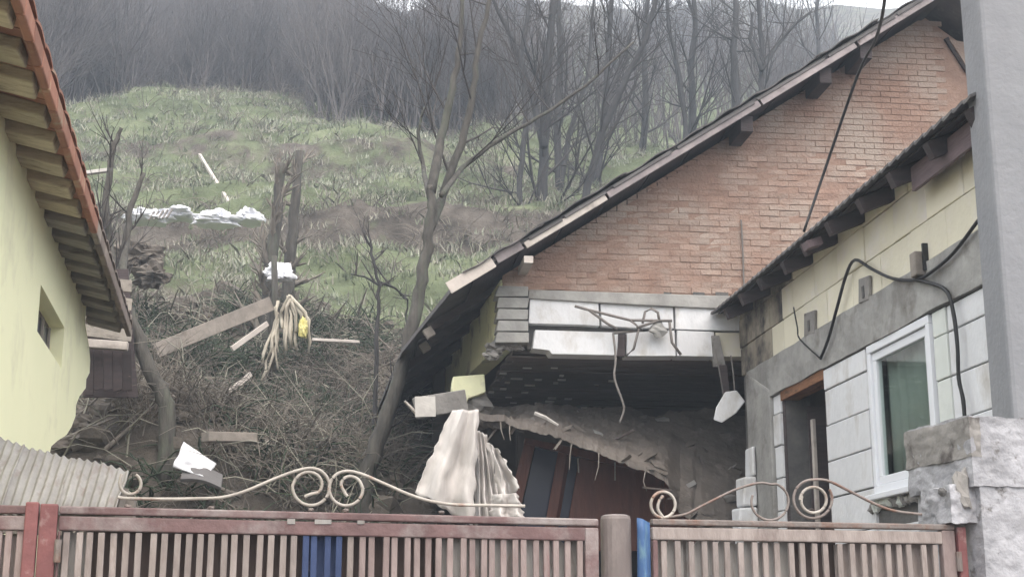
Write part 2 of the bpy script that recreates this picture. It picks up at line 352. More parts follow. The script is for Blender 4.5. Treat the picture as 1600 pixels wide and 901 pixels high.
W = len(GX)
for j in range(len(GY) - 1):
    for i in range(W - 1): tb.f.append((j * W + i, j * W + i + 1, (j + 1) * W + i + 1, (j + 1) * W + i))
me = bpy.data.meshes.new('hillside'); me.from_pydata(tb.v, [], tb.f); me.materials.append(K['ground'])
me.polygons.foreach_set('use_smooth', [True] * len(me.polygons))
at = me.attributes.new('turf', 'FLOAT', 'POINT'); tv = []
def turf(x, y):
    """how much turf grows here: terraces green, the slide, the banks and the wood floor bare"""
    b = [(0, 0), (21.5, 0.05), (23.5, .35), (25, 1), (28.6, 1), (29.0, .3), (29.9, .28), (30.3, .9), (35.4, 1), (36.2, .5), (37.2, .5), (38.2, .95), (41, .8), (46, .4), (52, .12), (400, .2)]
    yy = y + .6 * math.sin(x * .35 + 1)
    t = float(np.interp(yy, [q[0] for q in b], [q[1] for q in b]))
    if y > 30 and x > .08 * y: t = max(t, min(.85, (x / y - .08) * 12) * (1 if y < 100 else .5))
    if x < -2.2 and y < 27: t = max(t, .8 * math.exp(-((x + 4.0) / 1.5) ** 2 - ((y - 23.5) / 1.7) ** 2))
    return t
for yy in GY:
    for xx in GX: tv.append(turf(xx, yy))
at.data.foreach_set('value', tv); me.update()
hill = bpy.data.objects.new('hillside', me); COL.objects.link(hill); tag(hill, kind='structure')

# ================================================================== COLLAPSED HOUSE
YF = 13.7                                  # face of the gable wall
XL, XW = 1.48, 3.92                        # left corner, wing wall face
house = thing('collapsed_house', (4.5, 14, 1.5), 'half collapsed house with pink brick gable and white block wing', 'house')
# roof line of the left slope, front verge in plane Y = 13.2
YV = 13.2
A_ = P(820, 380, YV); B_ = P(1440, 2, YV); SL = (B_.z - A_.z) / (B_.x - A_.x)
def rz(x): return A_.z + SL * (x - A_.x)
XR = 6.15; ZR = rz(XR)
# --- roof covering: left slope with the broken corner, right slope beyond the ridge
roof = MB()
TH = .05
def corr(x0, x1, y0, y1, z0, z1, nx, ny, amp, per):
    return None
out = [V((1.0, YV, rz(1.0))), V((XR, YV, ZR)), V((XR, 21.5, ZR)), V((.25, 21.5, rz(.25))), V((.55, 15.3, rz(.55))), V((.78, 14.2, rz(.78)))]
roof.prism(out, (0, 0, TH))
roof = roof.build('roof', 'roof_sheet', house)
MB().prism([V((XR, YV, ZR)), V((XR + 4.8, YV, ZR - 4.8 * SL)), V((XR + 4.8, 21.5, ZR - 4.8 * SL)), V((XR, 21.5, ZR))], (0, 0, TH)).build('roof_slope', 'roof_sheet', roof)
MB().tube([V((XR, YV - .03, ZR + .05)), V((XR, 21.5, ZR + .05))], .12, 8).build('ridge_cap', 'roof_sheet', roof)
# corrugated sheets lying on the slope, their ragged ends show along the verge
x = 1.05; k = 0
while x < XR - .1:
    x1 = min(x + rnd(.62, .95), XR); o = rnd(-.05, .03); lift = .06 + .012 * (k % 2)
    def fn(a, b, x=x, x1=x1, o=o, lift=lift): 
        xx = lerp(x1 + .06, x, a); yy = lerp(YV + o - .03, 21.4, b); return V((xx, yy, rz(xx) + lift + .012 * math.sin(a * 14)))
    MB().grid(fn, 12, 6, (0, 0, .012)).build('roof_sheet', 'roof_sheet', roof); x = x1; k += 1
# --- soffit boards, rafters and purlins under the slope
for i in range(12):
    x0 = .72 + i * .45; x1 = x0 + .43
    y0 = YV + .02 if x0 > 1.0 else (14.3 if x0 > .8 else 15.0)
    q = [V((x0, y0, rz(x0) - .02)), V((x1, y0 - (.3 if i == 0 else 0), rz(x1) - .02)), V((x1, 21.2, rz(x1) - .02)), V((x0, 21.2, rz(x0) - .02))]
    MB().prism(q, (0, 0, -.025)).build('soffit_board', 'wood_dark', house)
yy = 14.35; i = 0
while yy < 21:
    xe = .62 if yy > 15.2 else .84
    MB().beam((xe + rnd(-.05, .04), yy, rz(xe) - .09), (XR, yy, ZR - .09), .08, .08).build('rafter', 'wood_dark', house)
    MB().beam((xe - .08, yy, rz(xe - .08) - .115), (xe + .0, yy, rz(xe) - .115), .1, .1).build('rafter_end', 'wood_grey', house)
    yy += .8; i += 1
for (u, v) in ((1288, 158), (1165, 228), (1350, 105)):
    c = P(u, v, 13.32); MB().beam((c.x, 13.24, rz(c.x) - .16), (c.x, 14.4, rz(c.x) - .16), .13, .17).build('purlin', 'wood_dark', house, bevel=.006)
c = P(826, 405, 13.2); MB().beam((c.x, 13.2, c.z), (c.x, 14.2, c.z), .09, .07).build('purlin', 'wood_pale', house)
# --- verge boards along the front of the slope (worn, broken in lengths)
def verge(u0, v0, u1, v1, h, mat, y=YV - .035, t=.03, drop=0.0):
    a = P(u0, v0, y); b = P(u1, v1, y); d = (b - a).normalized(); up = V((-d.z, 0, d.x))
    MB().prism([a, b, b + up * h * rnd(.9, 1.1), a + up * h], (0, t, 0)).build('verge_board', mat, house, bevel=.004)
def vy(u): return 380 + (u - 820) * (2 - 380) / 620.0
verge(706, 458, 776, 416, .12, 'wood_pale', YV - .04)
verge(779, 411, 819, 388, .1, 'verge', YV - .02)
verge(824, vy(824) + 10, 950, vy(950) + 11, .065, 'wood_pale')
verge(953, vy(953) + 10, 1190, vy(1190) + 11, .065, 'verge')
verge(1193, vy(1193) + 11, 1340, vy(1340) + 11, .065, 'verge', YV - .04)
verge(1344, vy(1344) + 11, 1500, vy(1500) + 11, .075, 'verge')
for u0, u1 in ((828, 880), (884, 948), (960, 1050), (1060, 1180), (1185, 1290), (1296, 1400), (1404, 1490)):
    verge(u0, vy(u0) + rnd(-1, 1), u1, vy(u1) + rnd(-1, 1), .03, 'roof_sheet', YV - .05, .04)
# --- gable of strand-board sheets
def clip(poly, a, b, c):                     # keep a*x + b*z <= c
    o = []
    for i in range(len(poly)):
        p, q = poly[i], poly[(i + 1) % len(poly)]; fp = a * p[0] + b * p[1] - c; fq = a * q[0] + b * q[1] - c
        if fp <= 0: o.append(p)
        if fp * fq < 0: t = fp / (fp - fq); o.append((lerp(p[0], q[0], t), lerp(p[1], q[1], t)))
    return o
gable = MB().prism([V((XL + .02, YF + .008, 4.74)), V((10.6, YF + .008, 4.74)), V((XR, YF + .008, ZR - .12)), V((XL + .02, YF + .008, rz(XL) - .16))], (0, .12, 0)).build('gable_wall', 'brick_mortar', house)
zb = P(1000, 457, YF).z
def proj(p):
    d = p - EYE; x_ = d.x * math.cos(YAW) - d.y * math.sin(YAW); f_ = d.x * math.sin(YAW) + d.y * math.cos(YAW)
    y_ = f_ * math.cos(PITCH) + d.z * math.sin(PITCH); z_ = -f_ * math.sin(PITCH) + d.z * math.cos(PITCH)
    return 800 + FPX * x_ / y_, 450.5 - FPX * z_ / y_
bmesh_src = []
for k in range(14):
    mb = MB(); mb.box((-.5, 0, -.5), (.5, .03, .5))
    for q in mb.v: q.x += rnd(-.012, .012); q.z += rnd(-.05, .05); q.y += rnd(0, .008) if q.y < .01 else 0
    me_ = bpy.data.meshes.new('brick'); me_.from_pydata(mb.v, [], mb.f); me_.materials.append(K['brick']); bmesh_src.append(me_)
BL, BH, PJ = .215, .0655, .008; nb_ = 0
rest = MB()
for r_ in range(48):
    z0 = zb + .004 + r_ * BH; x = XL + .02 - (BL / 2 if r_ % 2 else 0)
    while x < 6.2:
        x0, x1 = max(x, XL + .01), x + BL; u, v = proj(V(((x0 + x1) / 2, YF, z0 + BH / 2)))
        vis = v < 470 - .895 * (u - 1145) + 30 and u < 1545 and x1 - x0 > .06
        if vis and z0 < rz(x1) - .1:
            fits = z0 + BH - PJ < rz(x0) - .1
            if nb_ >= 300:
                pl = clip([(x0, z0), (x1 - PJ, z0 + rnd(0, .003)), (x1 - PJ, z0 + BH - PJ - rnd(0, .003)), (x0, z0 + BH - PJ)], -SL, 1, A_.z - SL * A_.x - .1)
                if len(pl) > 2: yj = rnd(-.004, .004); rest.prism([V((q[0], YF + yj, q[1])) for q in pl], (0, .03, 0))
            elif fits and z0 + BH < ZR:
                o = bpy.data.objects.new('brick', random.choice(bmesh_src)); COL.objects.link(o); o.parent = gable
                w1 = x1 - x0 - PJ; o.scale = (w1 * rnd(.985, 1.01), 1, BH - PJ); o.rotation_euler = (0, rnd(-.008, .008), rnd(-.012, .012))
                o.location = V(((x0 + x1) / 2, YF + rnd(-.004, .006), z0 + BH / 2)) - wloc(gable)
                if random.random() < .35: o.rotation_euler.z += math.pi; o.location.y += .03
            else:
                pl = clip([(x0, z0), (x1 - PJ, z0), (x1 - PJ, z0 + BH - PJ), (x0, z0 + BH - PJ)], -SL, 1, A_.z - SL * A_.x - .1)
                if len(pl) > 2: MB().prism([V((q[0], YF + .002, q[1])) for q in pl], (0, .03, 0)).build('brick', 'brick', gable)
            nb_ += 1
        x += BL
tag(rest.build('brickwork', 'brick', gable), kind='stuff'); print('bricks', nb_)
a = P(1478, 60, YF - .02); b = P(1512, 112, YF - .02)
MB().beam(a, b, .03, .05).build('cover_strip', 'wood_dark', house)
MB().prism([P(1484, 62, YF - .05), P(1532, 70, YF - .05), P(1540, 122, YF - .05), P(1516, 112, YF - .05)], (0, .02, 0)).build('verge_panel', 'brick', house)
MB().tube([V((3.985, YF - .015, zb + .02)), V((3.99, YF - .015, zb + .4)), V((3.984, YF - .015, zb + .8))], .009, 5).build('conduit', 'cable_grey', house)
# --- ring beam of concrete and the row of white blocks hanging below it
zt = P(1000, 458, YF).z; zl = P(1000, 470, YF).z
MB().prism([P(826, 452, YF - .03), P(1170, 463, YF - .03), P(1170, 484, YF - .03), P(1000, 476, YF - .03), P(826, 466, YF - .03)], (0, .26, 0)).build('ring_beam', 'concrete', house, bevel=.008)
for u, w_ in ((1043, 6), (1092, 9), (1128, 10)):
    MB().prism([P(u - w_, 456, YF - .012), P(u + w_, 457, YF - .012), P(u + w_, 462.5, YF - .012), P(u - w_, 462, YF - .012)], (0, .006, 0)).build('gap', 'mortar', house)
front = MB().prism([P(824, 466, YF + .1), P(1200, 484, YF + .1), P(1200, 556, YF + .1), P(824, 545, YF + .1)], (0, .12, 0)).build('front_wall', 'mortar', house)
def fblock(quad, mat='block', y=YF, th=.24, name='block'):
    return MB().prism([P(u, v, y) for u, v in quad], (0, th, 0)).build(name, mat, front, bevel=.008)
fblock([(828, 466), (935, 470), (937, 509), (905, 507), (826, 505)], y=YF)
fblock([(938, 471), (1052, 476), (1053, 513), (985, 512), (940, 509)], y=YF + .012)
fblock([(1055, 476), (1168, 483), (1170, 517), (1056, 514)], y=YF + .004)
fblock([(836, 515), (966, 519), (966, 555), (862, 553), (858, 547), (832, 544)], y=YF - .006)
fblock([(979, 519), (1054, 516), (1056, 556), (979, 556)], y=YF + .006)
fblock([(1058, 516), (1116, 518), (1117, 557), (1058, 556)], y=YF - .002)
fblock([(1118, 519), (1200, 520), (1200, 557), (1118, 557)], y=YF + .008, mat='block_yellow')
MB().prism([P(967, 522, YF - .02), P(978, 522, YF - .02), P(976, 556, YF - .02), P(964, 556, YF - .02)], (0, .06, 0)).build('joint_strip', 'wood_dark', house)  # dark strip put in as the shade of the open gap between two blocks
MB().prism([P(1112, 524, YF - .03), P(1124, 524, YF - .03), P(1134, 572, YF - .03), P(1116, 572, YF - .03)], (0, .06, 0)).build('joint_strip', 'pillar_dark', house)
# corner pier of grey courses
v0 = 446
for i in range(5):
    v1 = v0 + 18; MB().prism([P(777 + rnd(-2, 2), v0, YF - .02), P(827 + rnd(-2, 1), v0 + 1, YF - .02), P(825 + rnd(-2, 2), v1 - 1.2, YF - .02), P(775 + rnd(-2, 2), v1 - 1.2, YF - .02)], (0, .25, 0)).build('brick', 'concrete', house, bevel=.01); v0 = v1
# broken masonry at the corner below it
for i, (u, v, r) in enumerate(((776, 543, .075), (770, 555, .06), (792, 541, .06), (808, 541, .05))):
    MB().lump(P(u, v, YF + .12), (r * 1.3, r, r * .8), i, .7, 14, 9).build('broken_masonry', 'pillar_dark', house)
# --- yellow side wall: only a hanging strip is left under the eave
vp = ray(412, 972); SIDE = Plane((XL, YF), (vp.x, vp.y))
edge = [(776, 520), (768, 548), (752, 566), (735, 582), (716, 598), (703, 600), (697, 612), (690, 602), (683, 611)]
top = [SIDE.at(5.6, 4.9), SIDE.at(0.02, 4.9)]
MB().prism([SIDE.hit(u, v) for u, v in edge] + top, SIDE.n * -.2).build('side_wall', 'yellow_old', house)
MB().prism([P(708, 588, 14.3), P(757, 584, 14.3), P(759, 612, 14.3), P(732, 622, 14.3), P(722, 646, 14.3), P(712, 640, 14.3), P(706, 606, 14.3)], (0, .2, 0)).build('wall_fragment', 'yellow_old', house, bevel=.01)
MB().lump(P(745, 632, 14.5), (.18, .12, .12), 5, .5).build('broken_masonry', 'pillar_dark', house)
# --- beam sticking out of the broken side
e0 = P(654, 637, 13.75); e1 = P(722, 626, 13.95)
MB().beam(e0, e1, .2, .21, jit=.03).build('projecting_beam', 'pillar_dark', house, bevel=.01)
MB().obox(e0 + V((.06, -.104, 0)), (.1, 0, .004), (0, .008, 0), (-.004, 0, .1)).build('beam_end_plaster', 'plaster_bits', house)
MB().tube([e0 + V((-.02, -.05, -.06)), e0 + V((-.14, -.1, .05))], [.022, .012], 5).build('splinter', 'wood_pale', house)
# --- ceiling of laths with plaster dabs, cross walls inside
ZC = P(1000, 557, YF).z
XI0, XI1, YB = XL + .1, 5.2, 17.3
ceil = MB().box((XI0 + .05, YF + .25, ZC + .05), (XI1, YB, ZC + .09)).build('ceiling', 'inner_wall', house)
for i in range(16):
    y0 = YF + .27 + i * (YB - YF - .27) / 16; y1 = y0 + .195
    if i in (3, 9): y1 -= .05
    o = MB().box((XI0 - .02 * (y0 - YF) + rnd(0, .12), y0, ZC + .012 + rnd(0, .012)), (XI1, y1, ZC + .035)).build('lath_board', 'lath', ceil)
for i in range(10):
    for j in range(9):
        if random.random() < .5 + .09 * j - .02 * i: continue
        cx = XI0 + .1 + (j + .5 * (i % 2)) * .27 + rnd(-.1, .1); cy = YF + .45 + i * .34 + rnd(-.12, .12)
        if cx > XW - .1: continue
        MB().obox((cx, cy, ZC + .004), (rnd(.02, .065), 0, 0), (0, rnd(.012, .03), rnd(-.004, .004)), (0, 0, .008)).build('plaster_dab', 'plaster_bits', ceil)
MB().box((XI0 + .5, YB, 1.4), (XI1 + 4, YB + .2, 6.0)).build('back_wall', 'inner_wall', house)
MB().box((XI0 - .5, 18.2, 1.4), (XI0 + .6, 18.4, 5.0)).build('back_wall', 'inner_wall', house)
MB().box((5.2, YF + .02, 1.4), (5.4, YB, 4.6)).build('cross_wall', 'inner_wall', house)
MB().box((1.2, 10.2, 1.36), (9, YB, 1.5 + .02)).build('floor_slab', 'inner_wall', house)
# --- fallen ceiling slab covered with mud
def slab(a, b):
    u = lerp(745, 1170, a)
    lowv = 7 * noise.noise(V((u * .035, 0, 2))) + 5 * noise.noise(V((u * .11, 3, 0))) + np.interp(u, [745, 765, 850, 930, 1000, 1040, 1060, 1170], [650, 655, 678, 706, 733, 752, 800, 880])
    f = P(u, float(lowv), 13.95); bk = P(u, float(np.interp(u, [745, 850, 1170], [650, 640, 655])), 15.25)
    f.z = max(f.z, 1.6) if u < 1050 else f.z
    q = f.lerp(bk, b)
    n_ = .12 * noise.noise(q * 1.7) + .08 * noise.noise(q * 4.5) + .05 * noise.noise(q * 11) + .03 * noise.noise(q * 23)
    edge_ = min(1, b * 4 + .25); q.z += n_ * edge_ * .8 - .06 * math.sin(math.pi * b); q.y += n_ * .6 - .12 * math.sin(math.pi * b)
    return q
MB().grid(slab, 90, 40, (0, .02, .07)).build('fallen_ceiling', 'mud', house)
fallen = [c for c in house.children if c.name.startswith('fallen_ceiling')][0]
for i in range(44):                       # broken bits of brick, plaster and lath lying in the mud
    a, b = rnd(.05, .97), rnd(0, 1) ** 1.5; q = slab(a, b) + V((0, -.02, .03)); r = rnd(.015, .05)
    if i % 4 == 0: MB().beam(q, q + V((rnd(-.3, .3), rnd(-.15, .05), rnd(-.2, .12))), .03, .018, jit=.2).build('broken_lath', 'wood_grey' if i % 8 else 'lath', fallen)
    else: MB().obox(q, V((r * 1.4, rnd(-.02, .02), rnd(-.03, .03))), V((rnd(-.02, .02), r, rnd(-.02, .02))), V((rnd(-.02, .02), rnd(-.02, .02), r * .6))).build('rubble_piece', ('mud', 'pillar_dark', 'mud', 'stone', 'concrete')[i % 5 if i % 3 else 0], fallen)
for i in range(5):                        # strips hanging from the torn edge
    a = rnd(.04, .68); q = slab(a, 0); l = rnd(.1, .35); MB().tube([q, q + V((rnd(-.03, .03), 0, -l * .5)), q + V((rnd(-.05, .05), 0, -l))], [.008, .006, .004], 4).build('hanging_strip', 'wood_grey', fallen)
MB().tube([P(835, 645, 13.85), P(852, 652, 13.85), P(872, 664, 13.85)], [.02, .02, .012], 5).build('broken_strip', 'plaster_bits', house)
# --- wing: white block wall, concrete lintel band, openings
def wy(u, v=650): return PX(u, v, XW).y
yd0, yd1 = wy(1290, 680), wy(1225, 680)          # door near/far jamb
yw0, yw1 = wy(1462, 640), wy(1362, 660)          # window near/far
zw0, zw1 = PX(1372, 772, XW).z, PX(1357, 541, XW).z
yend = wy(1548, 400); ycor = wy(1206, 600); zdoor = PX(1225, 606, XW).z
ZB0, ZB1 = 3.6, 3.95
core = MB(); cx0, cx1 = XW + .03, XW + .26
def cbox(y0, y1, z0, z1): core.box((cx0, y0, z0), (cx1, y1, z1))
cbox(yd1, YF, .9, ZB0); cbox(yw1, yd0, .9, ZB0 - .01); cbox(yend, yw0, .9, ZB0); cbox(yw0 - .001, yw1 + .001, .9, zw0 - .03); cbox(yend, YF - .01, ZB0 + .002, 4.78)
wing = core.build('wing_wall', 'mortar', house)
cr = [1.35, 1.64, 1.93, 2.23, 2.53, 2.825, 3.12, 3.415, ZB0 - .008]
def block_run(y0, y1, z0, z1, mat, ln=.6, off=0.0, xj=.006, gap=.009):
    y = y0 - off
    while y < y1 - .02:
        a, b = max(y, y0), min(y + ln, y1)
        if b - a > .05:
            d = rnd(-xj, xj)
            MB().box((XW + d, a + gap / 2 + rnd(0, .002), z0 + gap / 2), (XW + .1, b - gap / 2, z1 - gap / 2 - rnd(0, .002))).build('block', mat, wing, bevel=.007)
        y += ln
for j in range(len(cr) - 1):
    z0, z1 = cr[j], cr[j + 1]
    block_run(yd1 + .09, ycor, z0, z1, 'block', off=.3 * (j % 2))
    block_run(yw1 + .04, yd0 - .03, z0, z1, 'block', ln=1.2)
    if z1 > zw0 - .2:
        block_run(wy(1482, 560), yw0 - .04, z0 if z0 > zw0 else z0, z1, 'block_green', ln=.7, gap=.005)
        block_run(yend + .1, wy(1482, 560) - .01, z0, z1, 'block', ln=.62, off=.0)
    else: block_run(yend + .1, yw1 - .001, z0, z1, 'block', off=.3 * (j % 2))
for j, (z0, z1) in enumerate(((ZB1 + .005, 4.24), (4.24, 4.53), (4.53, 4.74))):
    ys = 12.6 - .35 * j
    block_run(yend, ys, z0, z1, 'block_yellow', off=.3 * (j % 2), gap=.005); block_run(ys, YF - .02, z0, z1, 'block_dark', off=.2 * (j % 2), gap=.006)
# lintel band (a rough cast concrete beam), corner columns
def band(a, b):
    y = lerp(yend - .05, YF - .28, a); z = lerp(ZB0, ZB1, b) ; q = V((XW - .02, y, z)); q.x += .014 * noise.noise(q * 3) + .008 * noise.noise(q * 9); q.z += .012 * noise.noise(q * 2.3); return q
MB().grid(band, 50, 6, (.16, 0, 0)).build('lintel_beam', 'concrete', house)
MB().prism([V((XW - .03, YF - .27, 1.3)), V((XW - .03, ycor + .02, 1.3)), V((XW - .03, ycor + .01, ZB0 + .06)), V((XW - .03, YF - .27, ZB0 + .35))], (.3, 0, 0)).build('corner_column', 'concrete', house, bevel=.02)
MB().box((XW - .012, yend - .12, 1.0), (XW + .3, yend + .09, ZB0 + .36)).build('corner_column', 'concrete', house, bevel=.015)
for i in range(5):   # broken ends of the front wall left standing against the column
    z0 = 1.75 + i * .29; x0 = XW - (.23, .2, .22, .17, .08)[i]; xb = XW - .036; jt = lambda a: rnd(-a, a) * .35
    mb = MB().hexa([(x0 + jt(.03), YF - .55 + jt(.04), z0), (xb, YF - .55, z0), (xb, YF - .3, z0), (x0 + jt(.03), YF - .3, z0), (x0 + jt(.05), YF - .55 + jt(.05), z0 + .275 + jt(.02)), (xb, YF - .55, z0 + .283), (xb, YF - .3, z0 + .283), (x0 + jt(.04), YF - .3, z0 + .275)])
    mb.build('broken_block', 'block', house, bevel=.02)
# wing plinth and sill
MB().box((XW - .05, yend - .1, .6), (XW + .02, yd0 - .05, 1.42)).build('plinth', 'pillar', house, bevel=.02)
# door opening: head board, jambs, open leaf
MB().box((XW + .0, yd0 - .02, zdoor - .1), (XW + .16, yd1 + .06, zdoor + .0)).build('door_head', 'door_wood', house, bevel=.006)
MB().box((XW - .004, yd0 - .02, zdoor + .003), (XW + .02, yd1 + .08, zdoor + .035)).build('door_trim', 'wood_dark', house)
MB().box((XW + .02, yd1 + .003, 1.5), (XW + .14, yd1 + .07, zdoor - .102)).build('door_jamb', 'wood_dark', house)
MB().box((XW + .02, yd0 - .025, 1.5), (XW + .14, yd0 + .03, zdoor - .102)).build('door_jamb', 'wood_dark', house)
dl = thing('inner_door', (XW + .3, yd1 - .1, 1.52), 'dark inner door standing ajar inside the wing doorway', 'door')
h0 = V((XW + .2, yd1 - .08, 0)); h1 = h0 + V((.72, -.12, 0)); dz = V((0, 0, 1))
MB().prism([h0 + dz * 1.53, h1 + dz * 1.53, h1 + dz * 3.45, h0 + dz * 3.45], (-.01, -.045, 0)).build('leaf', 'wood_dark', dl, bevel=.004)
MB().box((XW + .16, yd1 - .33, 1.53), (XW + .19, yd1 - .27, 3.3)).build('leaf_edge', 'wood_pale', dl, bevel=.004)
MB().tube([V((XW + .15, yd1 - .3, 2.5)), V((XW + .1, yd1 - .3, 2.5)), V((XW + .1, yd1 - .4, 2.5))], .012, 6).build('handle', 'iron_dark', dl)
# rooms of the wing behind the openings
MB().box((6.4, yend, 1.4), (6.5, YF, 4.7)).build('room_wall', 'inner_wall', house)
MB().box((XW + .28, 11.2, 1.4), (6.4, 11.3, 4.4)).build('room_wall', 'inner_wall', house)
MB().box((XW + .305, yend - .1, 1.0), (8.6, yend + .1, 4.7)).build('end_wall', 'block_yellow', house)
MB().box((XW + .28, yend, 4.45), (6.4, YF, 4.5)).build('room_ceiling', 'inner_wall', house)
# window: white plastic frame, sash, pane, curtain
win = MB(); fw = .075
def wf(mb, y0, y1, z0, z1, f, x0, x1):
    mb.box((x0, y0, z0), (x1, y1, z0 + f)); mb.box((x0, y0, z1 - f), (x1, y1, z1)); mb.box((x0, y0, z0 + f), (x1, y0 + f, z1 - f)); mb.box((x0, y1 - f, z0 + f), (x1, y1, z1 - f)); return mb
win = wf(MB(), yw0, yw1, zw0, zw1, .06, XW - .012, XW + .07).build('window', 'pvc', house, bevel=.005)
wf(MB(), yw0 + .065, yw1 - .065, zw0 + .065, zw1 - .065, .062, XW + .008, XW + .06).build('sash', 'pvc', win, bevel=.006)
MB().box((XW + .03, yw0 + .12, zw0 + .12), (XW + .036, yw1 - .12, zw1 - .12)).build('pane', 'glass', win)
MB().grid(lambda a, b: V((XW + .12 + .018 * math.sin(a * 40) + .008 * math.sin(a * 93), lerp(yw0 + .05, yw1 - .05, a), lerp(zw0 + .05, zw1 - .05, b))), 60, 2, (.004, 0, 0)).build('curtain', 'curtain', win, smooth=True)
MB().box((XW - .07, yw0 - .06, zw0 - .045), (XW + .05, yw1 + .05, zw0 - .003)).build('sill', 'pvc', win, bevel=.006)
y = yw0 - .1
while y < yw1 + .1:
    d = rnd(.06, .14); MB().lump((XW + .0, y + d / 2, zw0 - .08 + rnd(-.015, .015)), (.035, d * .6, .04), int(y * 100), .5, 7, 5).build('mortar_lump', 'pillar_dark' if random.random() < .4 else 'block_green', house); y += d
# small vents and stubs in the upper wall
for u, v, du, dv in ((1349, 452, 8, 19), (1264, 505, 8, 18)):
    q = [PX(u - du, v - dv + 3, XW - .03), PX(u + du, v - dv - 3, XW - .03), PX(u + du, v + dv - 3, XW - .03), PX(u - du, v + dv + 3, XW - .03)]
    mb = MB().prism(q, (.028, 0, 0)).build('vent_block', 'pillar_dark', house, bevel=.006)
    c = sum(q, V()) / 4; MB().obox(c + V((-.004, 0, -.02)), (.003, 0, 0), (0, .022, 0), (0, 0, .045)).build('slot', 'mortar', mb)
c = PX(1432, 410, XW - .06); MB().box((XW - .09, c.y - .05, c.z - .1), (XW + .005, c.y + .05, c.z + .07)).build('junction_box', 'wood_grey', house, bevel=.008)
c = PX(1432, 410, XW - .06); MB().box((XW - .04, c.y - .075, c.z - .07), (XW + .005, c.y - .052, c.z + .12)).build('junction_plate', 'cable', house)
# wing roof: scalloped covering, rafters, soffit, fascia board
XE, ZE = 3.62, P(1145, 470, 13.2).z
ZE = EYE.z + 3.0
def wroof(a, b):
    y = lerp(yend - .5, YF - .02, a); xx = lerp(XE, XE + 2.6, b); return V((xx + (.012 * math.sin(y * 42) if b == 0 else 0), y, ZE + .03 + (xx - XE) * .42 + .018 * math.sin(y * 42)))
wr = MB().grid(wroof, 240, 6, (0, 0, .02)).build('wing_roof', 'roof_sheet', house)
y = yend - .4
while y < YF - .2:
    MB().beam((XE + .03 + rnd(-.02, .02), y, ZE - .055), (XE + 2.4, y, ZE - .055 + 2.37 * .42), .08, .11).build('rafter', 'wood_dark', house); y += .62
for i in range(3):
    y0 = lerp(yend - .45, YF - .05, i / 3); y1 = lerp(yend - .45, YF - .05, (i + 1) / 3) - .01
    for j, (x0, x1) in enumerate(((XE + .07, XE + .19), (XE + .2, XE + .32))):
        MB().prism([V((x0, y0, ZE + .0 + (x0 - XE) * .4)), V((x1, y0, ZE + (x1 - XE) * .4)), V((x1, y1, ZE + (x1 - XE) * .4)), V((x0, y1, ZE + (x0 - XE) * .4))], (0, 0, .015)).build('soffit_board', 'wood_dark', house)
a = PX(1422, 240, XE + .16); b = PX(1545, 176, XE + .16)
MB().beam((XE + .17, a.y, ZE - .06), (XE + .17, b.y - .1, ZE - .06), .03, .17).build('fascia_plank', 'wood_purple', house, bevel=.004)
c = PX(1262, 385, XE); MB().beam((XE - .02, c.y, ZE - .07), (XE + .1, c.y, ZE - .03), .13, .06).build('rafter_end', 'wood_purple', house)
# ------------------------------------------------------------------ furniture and cloths in the ruin
wd = thing('wardrobe', P(915, 900, 15.0), 'red-brown wardrobe leaning in the dark under the fallen ceiling', 'wardrobe')
def wq(p, y0=14.9, d=.45, name='panel', mat='wardrobe', bev=.006): return MB().prism([P(u, v, y0) for u, v in p], (.05, d, .02)).build(name, mat, wd, bevel=bev)
wq([(820, 690), (838, 686), (812, 800), (790, 800)], name='side_panel')
wq([(905, 715), (1035, 742), (1040, 860), (880, 860)], 14.95, name='door_panel')
wq([(838, 690), (905, 708), (884, 860), (800, 860)], 15.0, name='mirror_panel', mat='blue_glass')
wq([(820, 683), (905, 700), (1038, 735), (1036, 743), (905, 713), (820, 692)], 14.88, .5, name='cornice')
wq([(872, 705), (886, 708), (862, 850), (846, 850)], 14.93, .05, name='stile')
wq([(1038, 740), (1150, 800), (1150, 880), (1040, 880)], 14.7, .4, name='drawer_front', mat='wardrobe')
MB().tube([P(903, 715, 14.86), P(904, 738, 14.86)], .008, 5).build('handle', 'iron', wd)
MB().tube([P(961, 722, 14.86), P(961, 750, 14.86)], .008, 5).build('handle', 'iron', wd)
def drape(name, label, top0, top1, bot0, bot1, Y, pleat, ph, rag=.05):
    def fn(a, b):
        t = top0[0] + (top1[0] - top0[0]) * a, top0[1] + (top1[1] - top0[1]) * a
        q = bot0[0] + (bot1[0] - bot0[0]) * a, bot0[1] + (bot1[1] - bot0[1]) * a
        bb = b + (rag * noise.noise(V((a * 6, ph, 0))) if b > .97 else 0)
        k = b ** .9; p = P(lerp(t[0], q[0], k), lerp(t[1], q[1], bb), Y)
        eg = (max(0, .12 - a) + max(0, a - .88)) * 8; p.x += eg * .035 * noise.noise(V((b * 9, ph * 3, a * 2))) 
        dpt = (.03 + .06 * b) * math.sin(a * pleat + ph + 1.5 * noise.noise(V((a * 2, b * 2, ph)))) + .06 * noise.noise(V((a * 3, b * 3, ph))) + .02 * abs(noise.noise(V((a * 7 + b * 3, b * 5, ph)))) + .006 * noise.noise(V((a * 11, b * 9, ph)))
        p.y += dpt; p.x += .012 * noise.noise(V((a * 5, b * 6, ph + 4))); return p
    return tag(MB().grid(fn, 40, 30, (0, .008, 0)).build(name, 'cloth', None, smooth=True), label, 'cloth')
drape('white_sheet', 'dirty white sheet hanging like a tent beside the ruin', (706, 640), (748, 640), (650, 768), (740, 822), 13.3, 11, .9)
drape('pleated_curtain', 'greyish pleated curtain hanging behind the white sheet', (742, 668), (760, 680), (742, 815), (788, 815), 13.42, 24, 1.2)
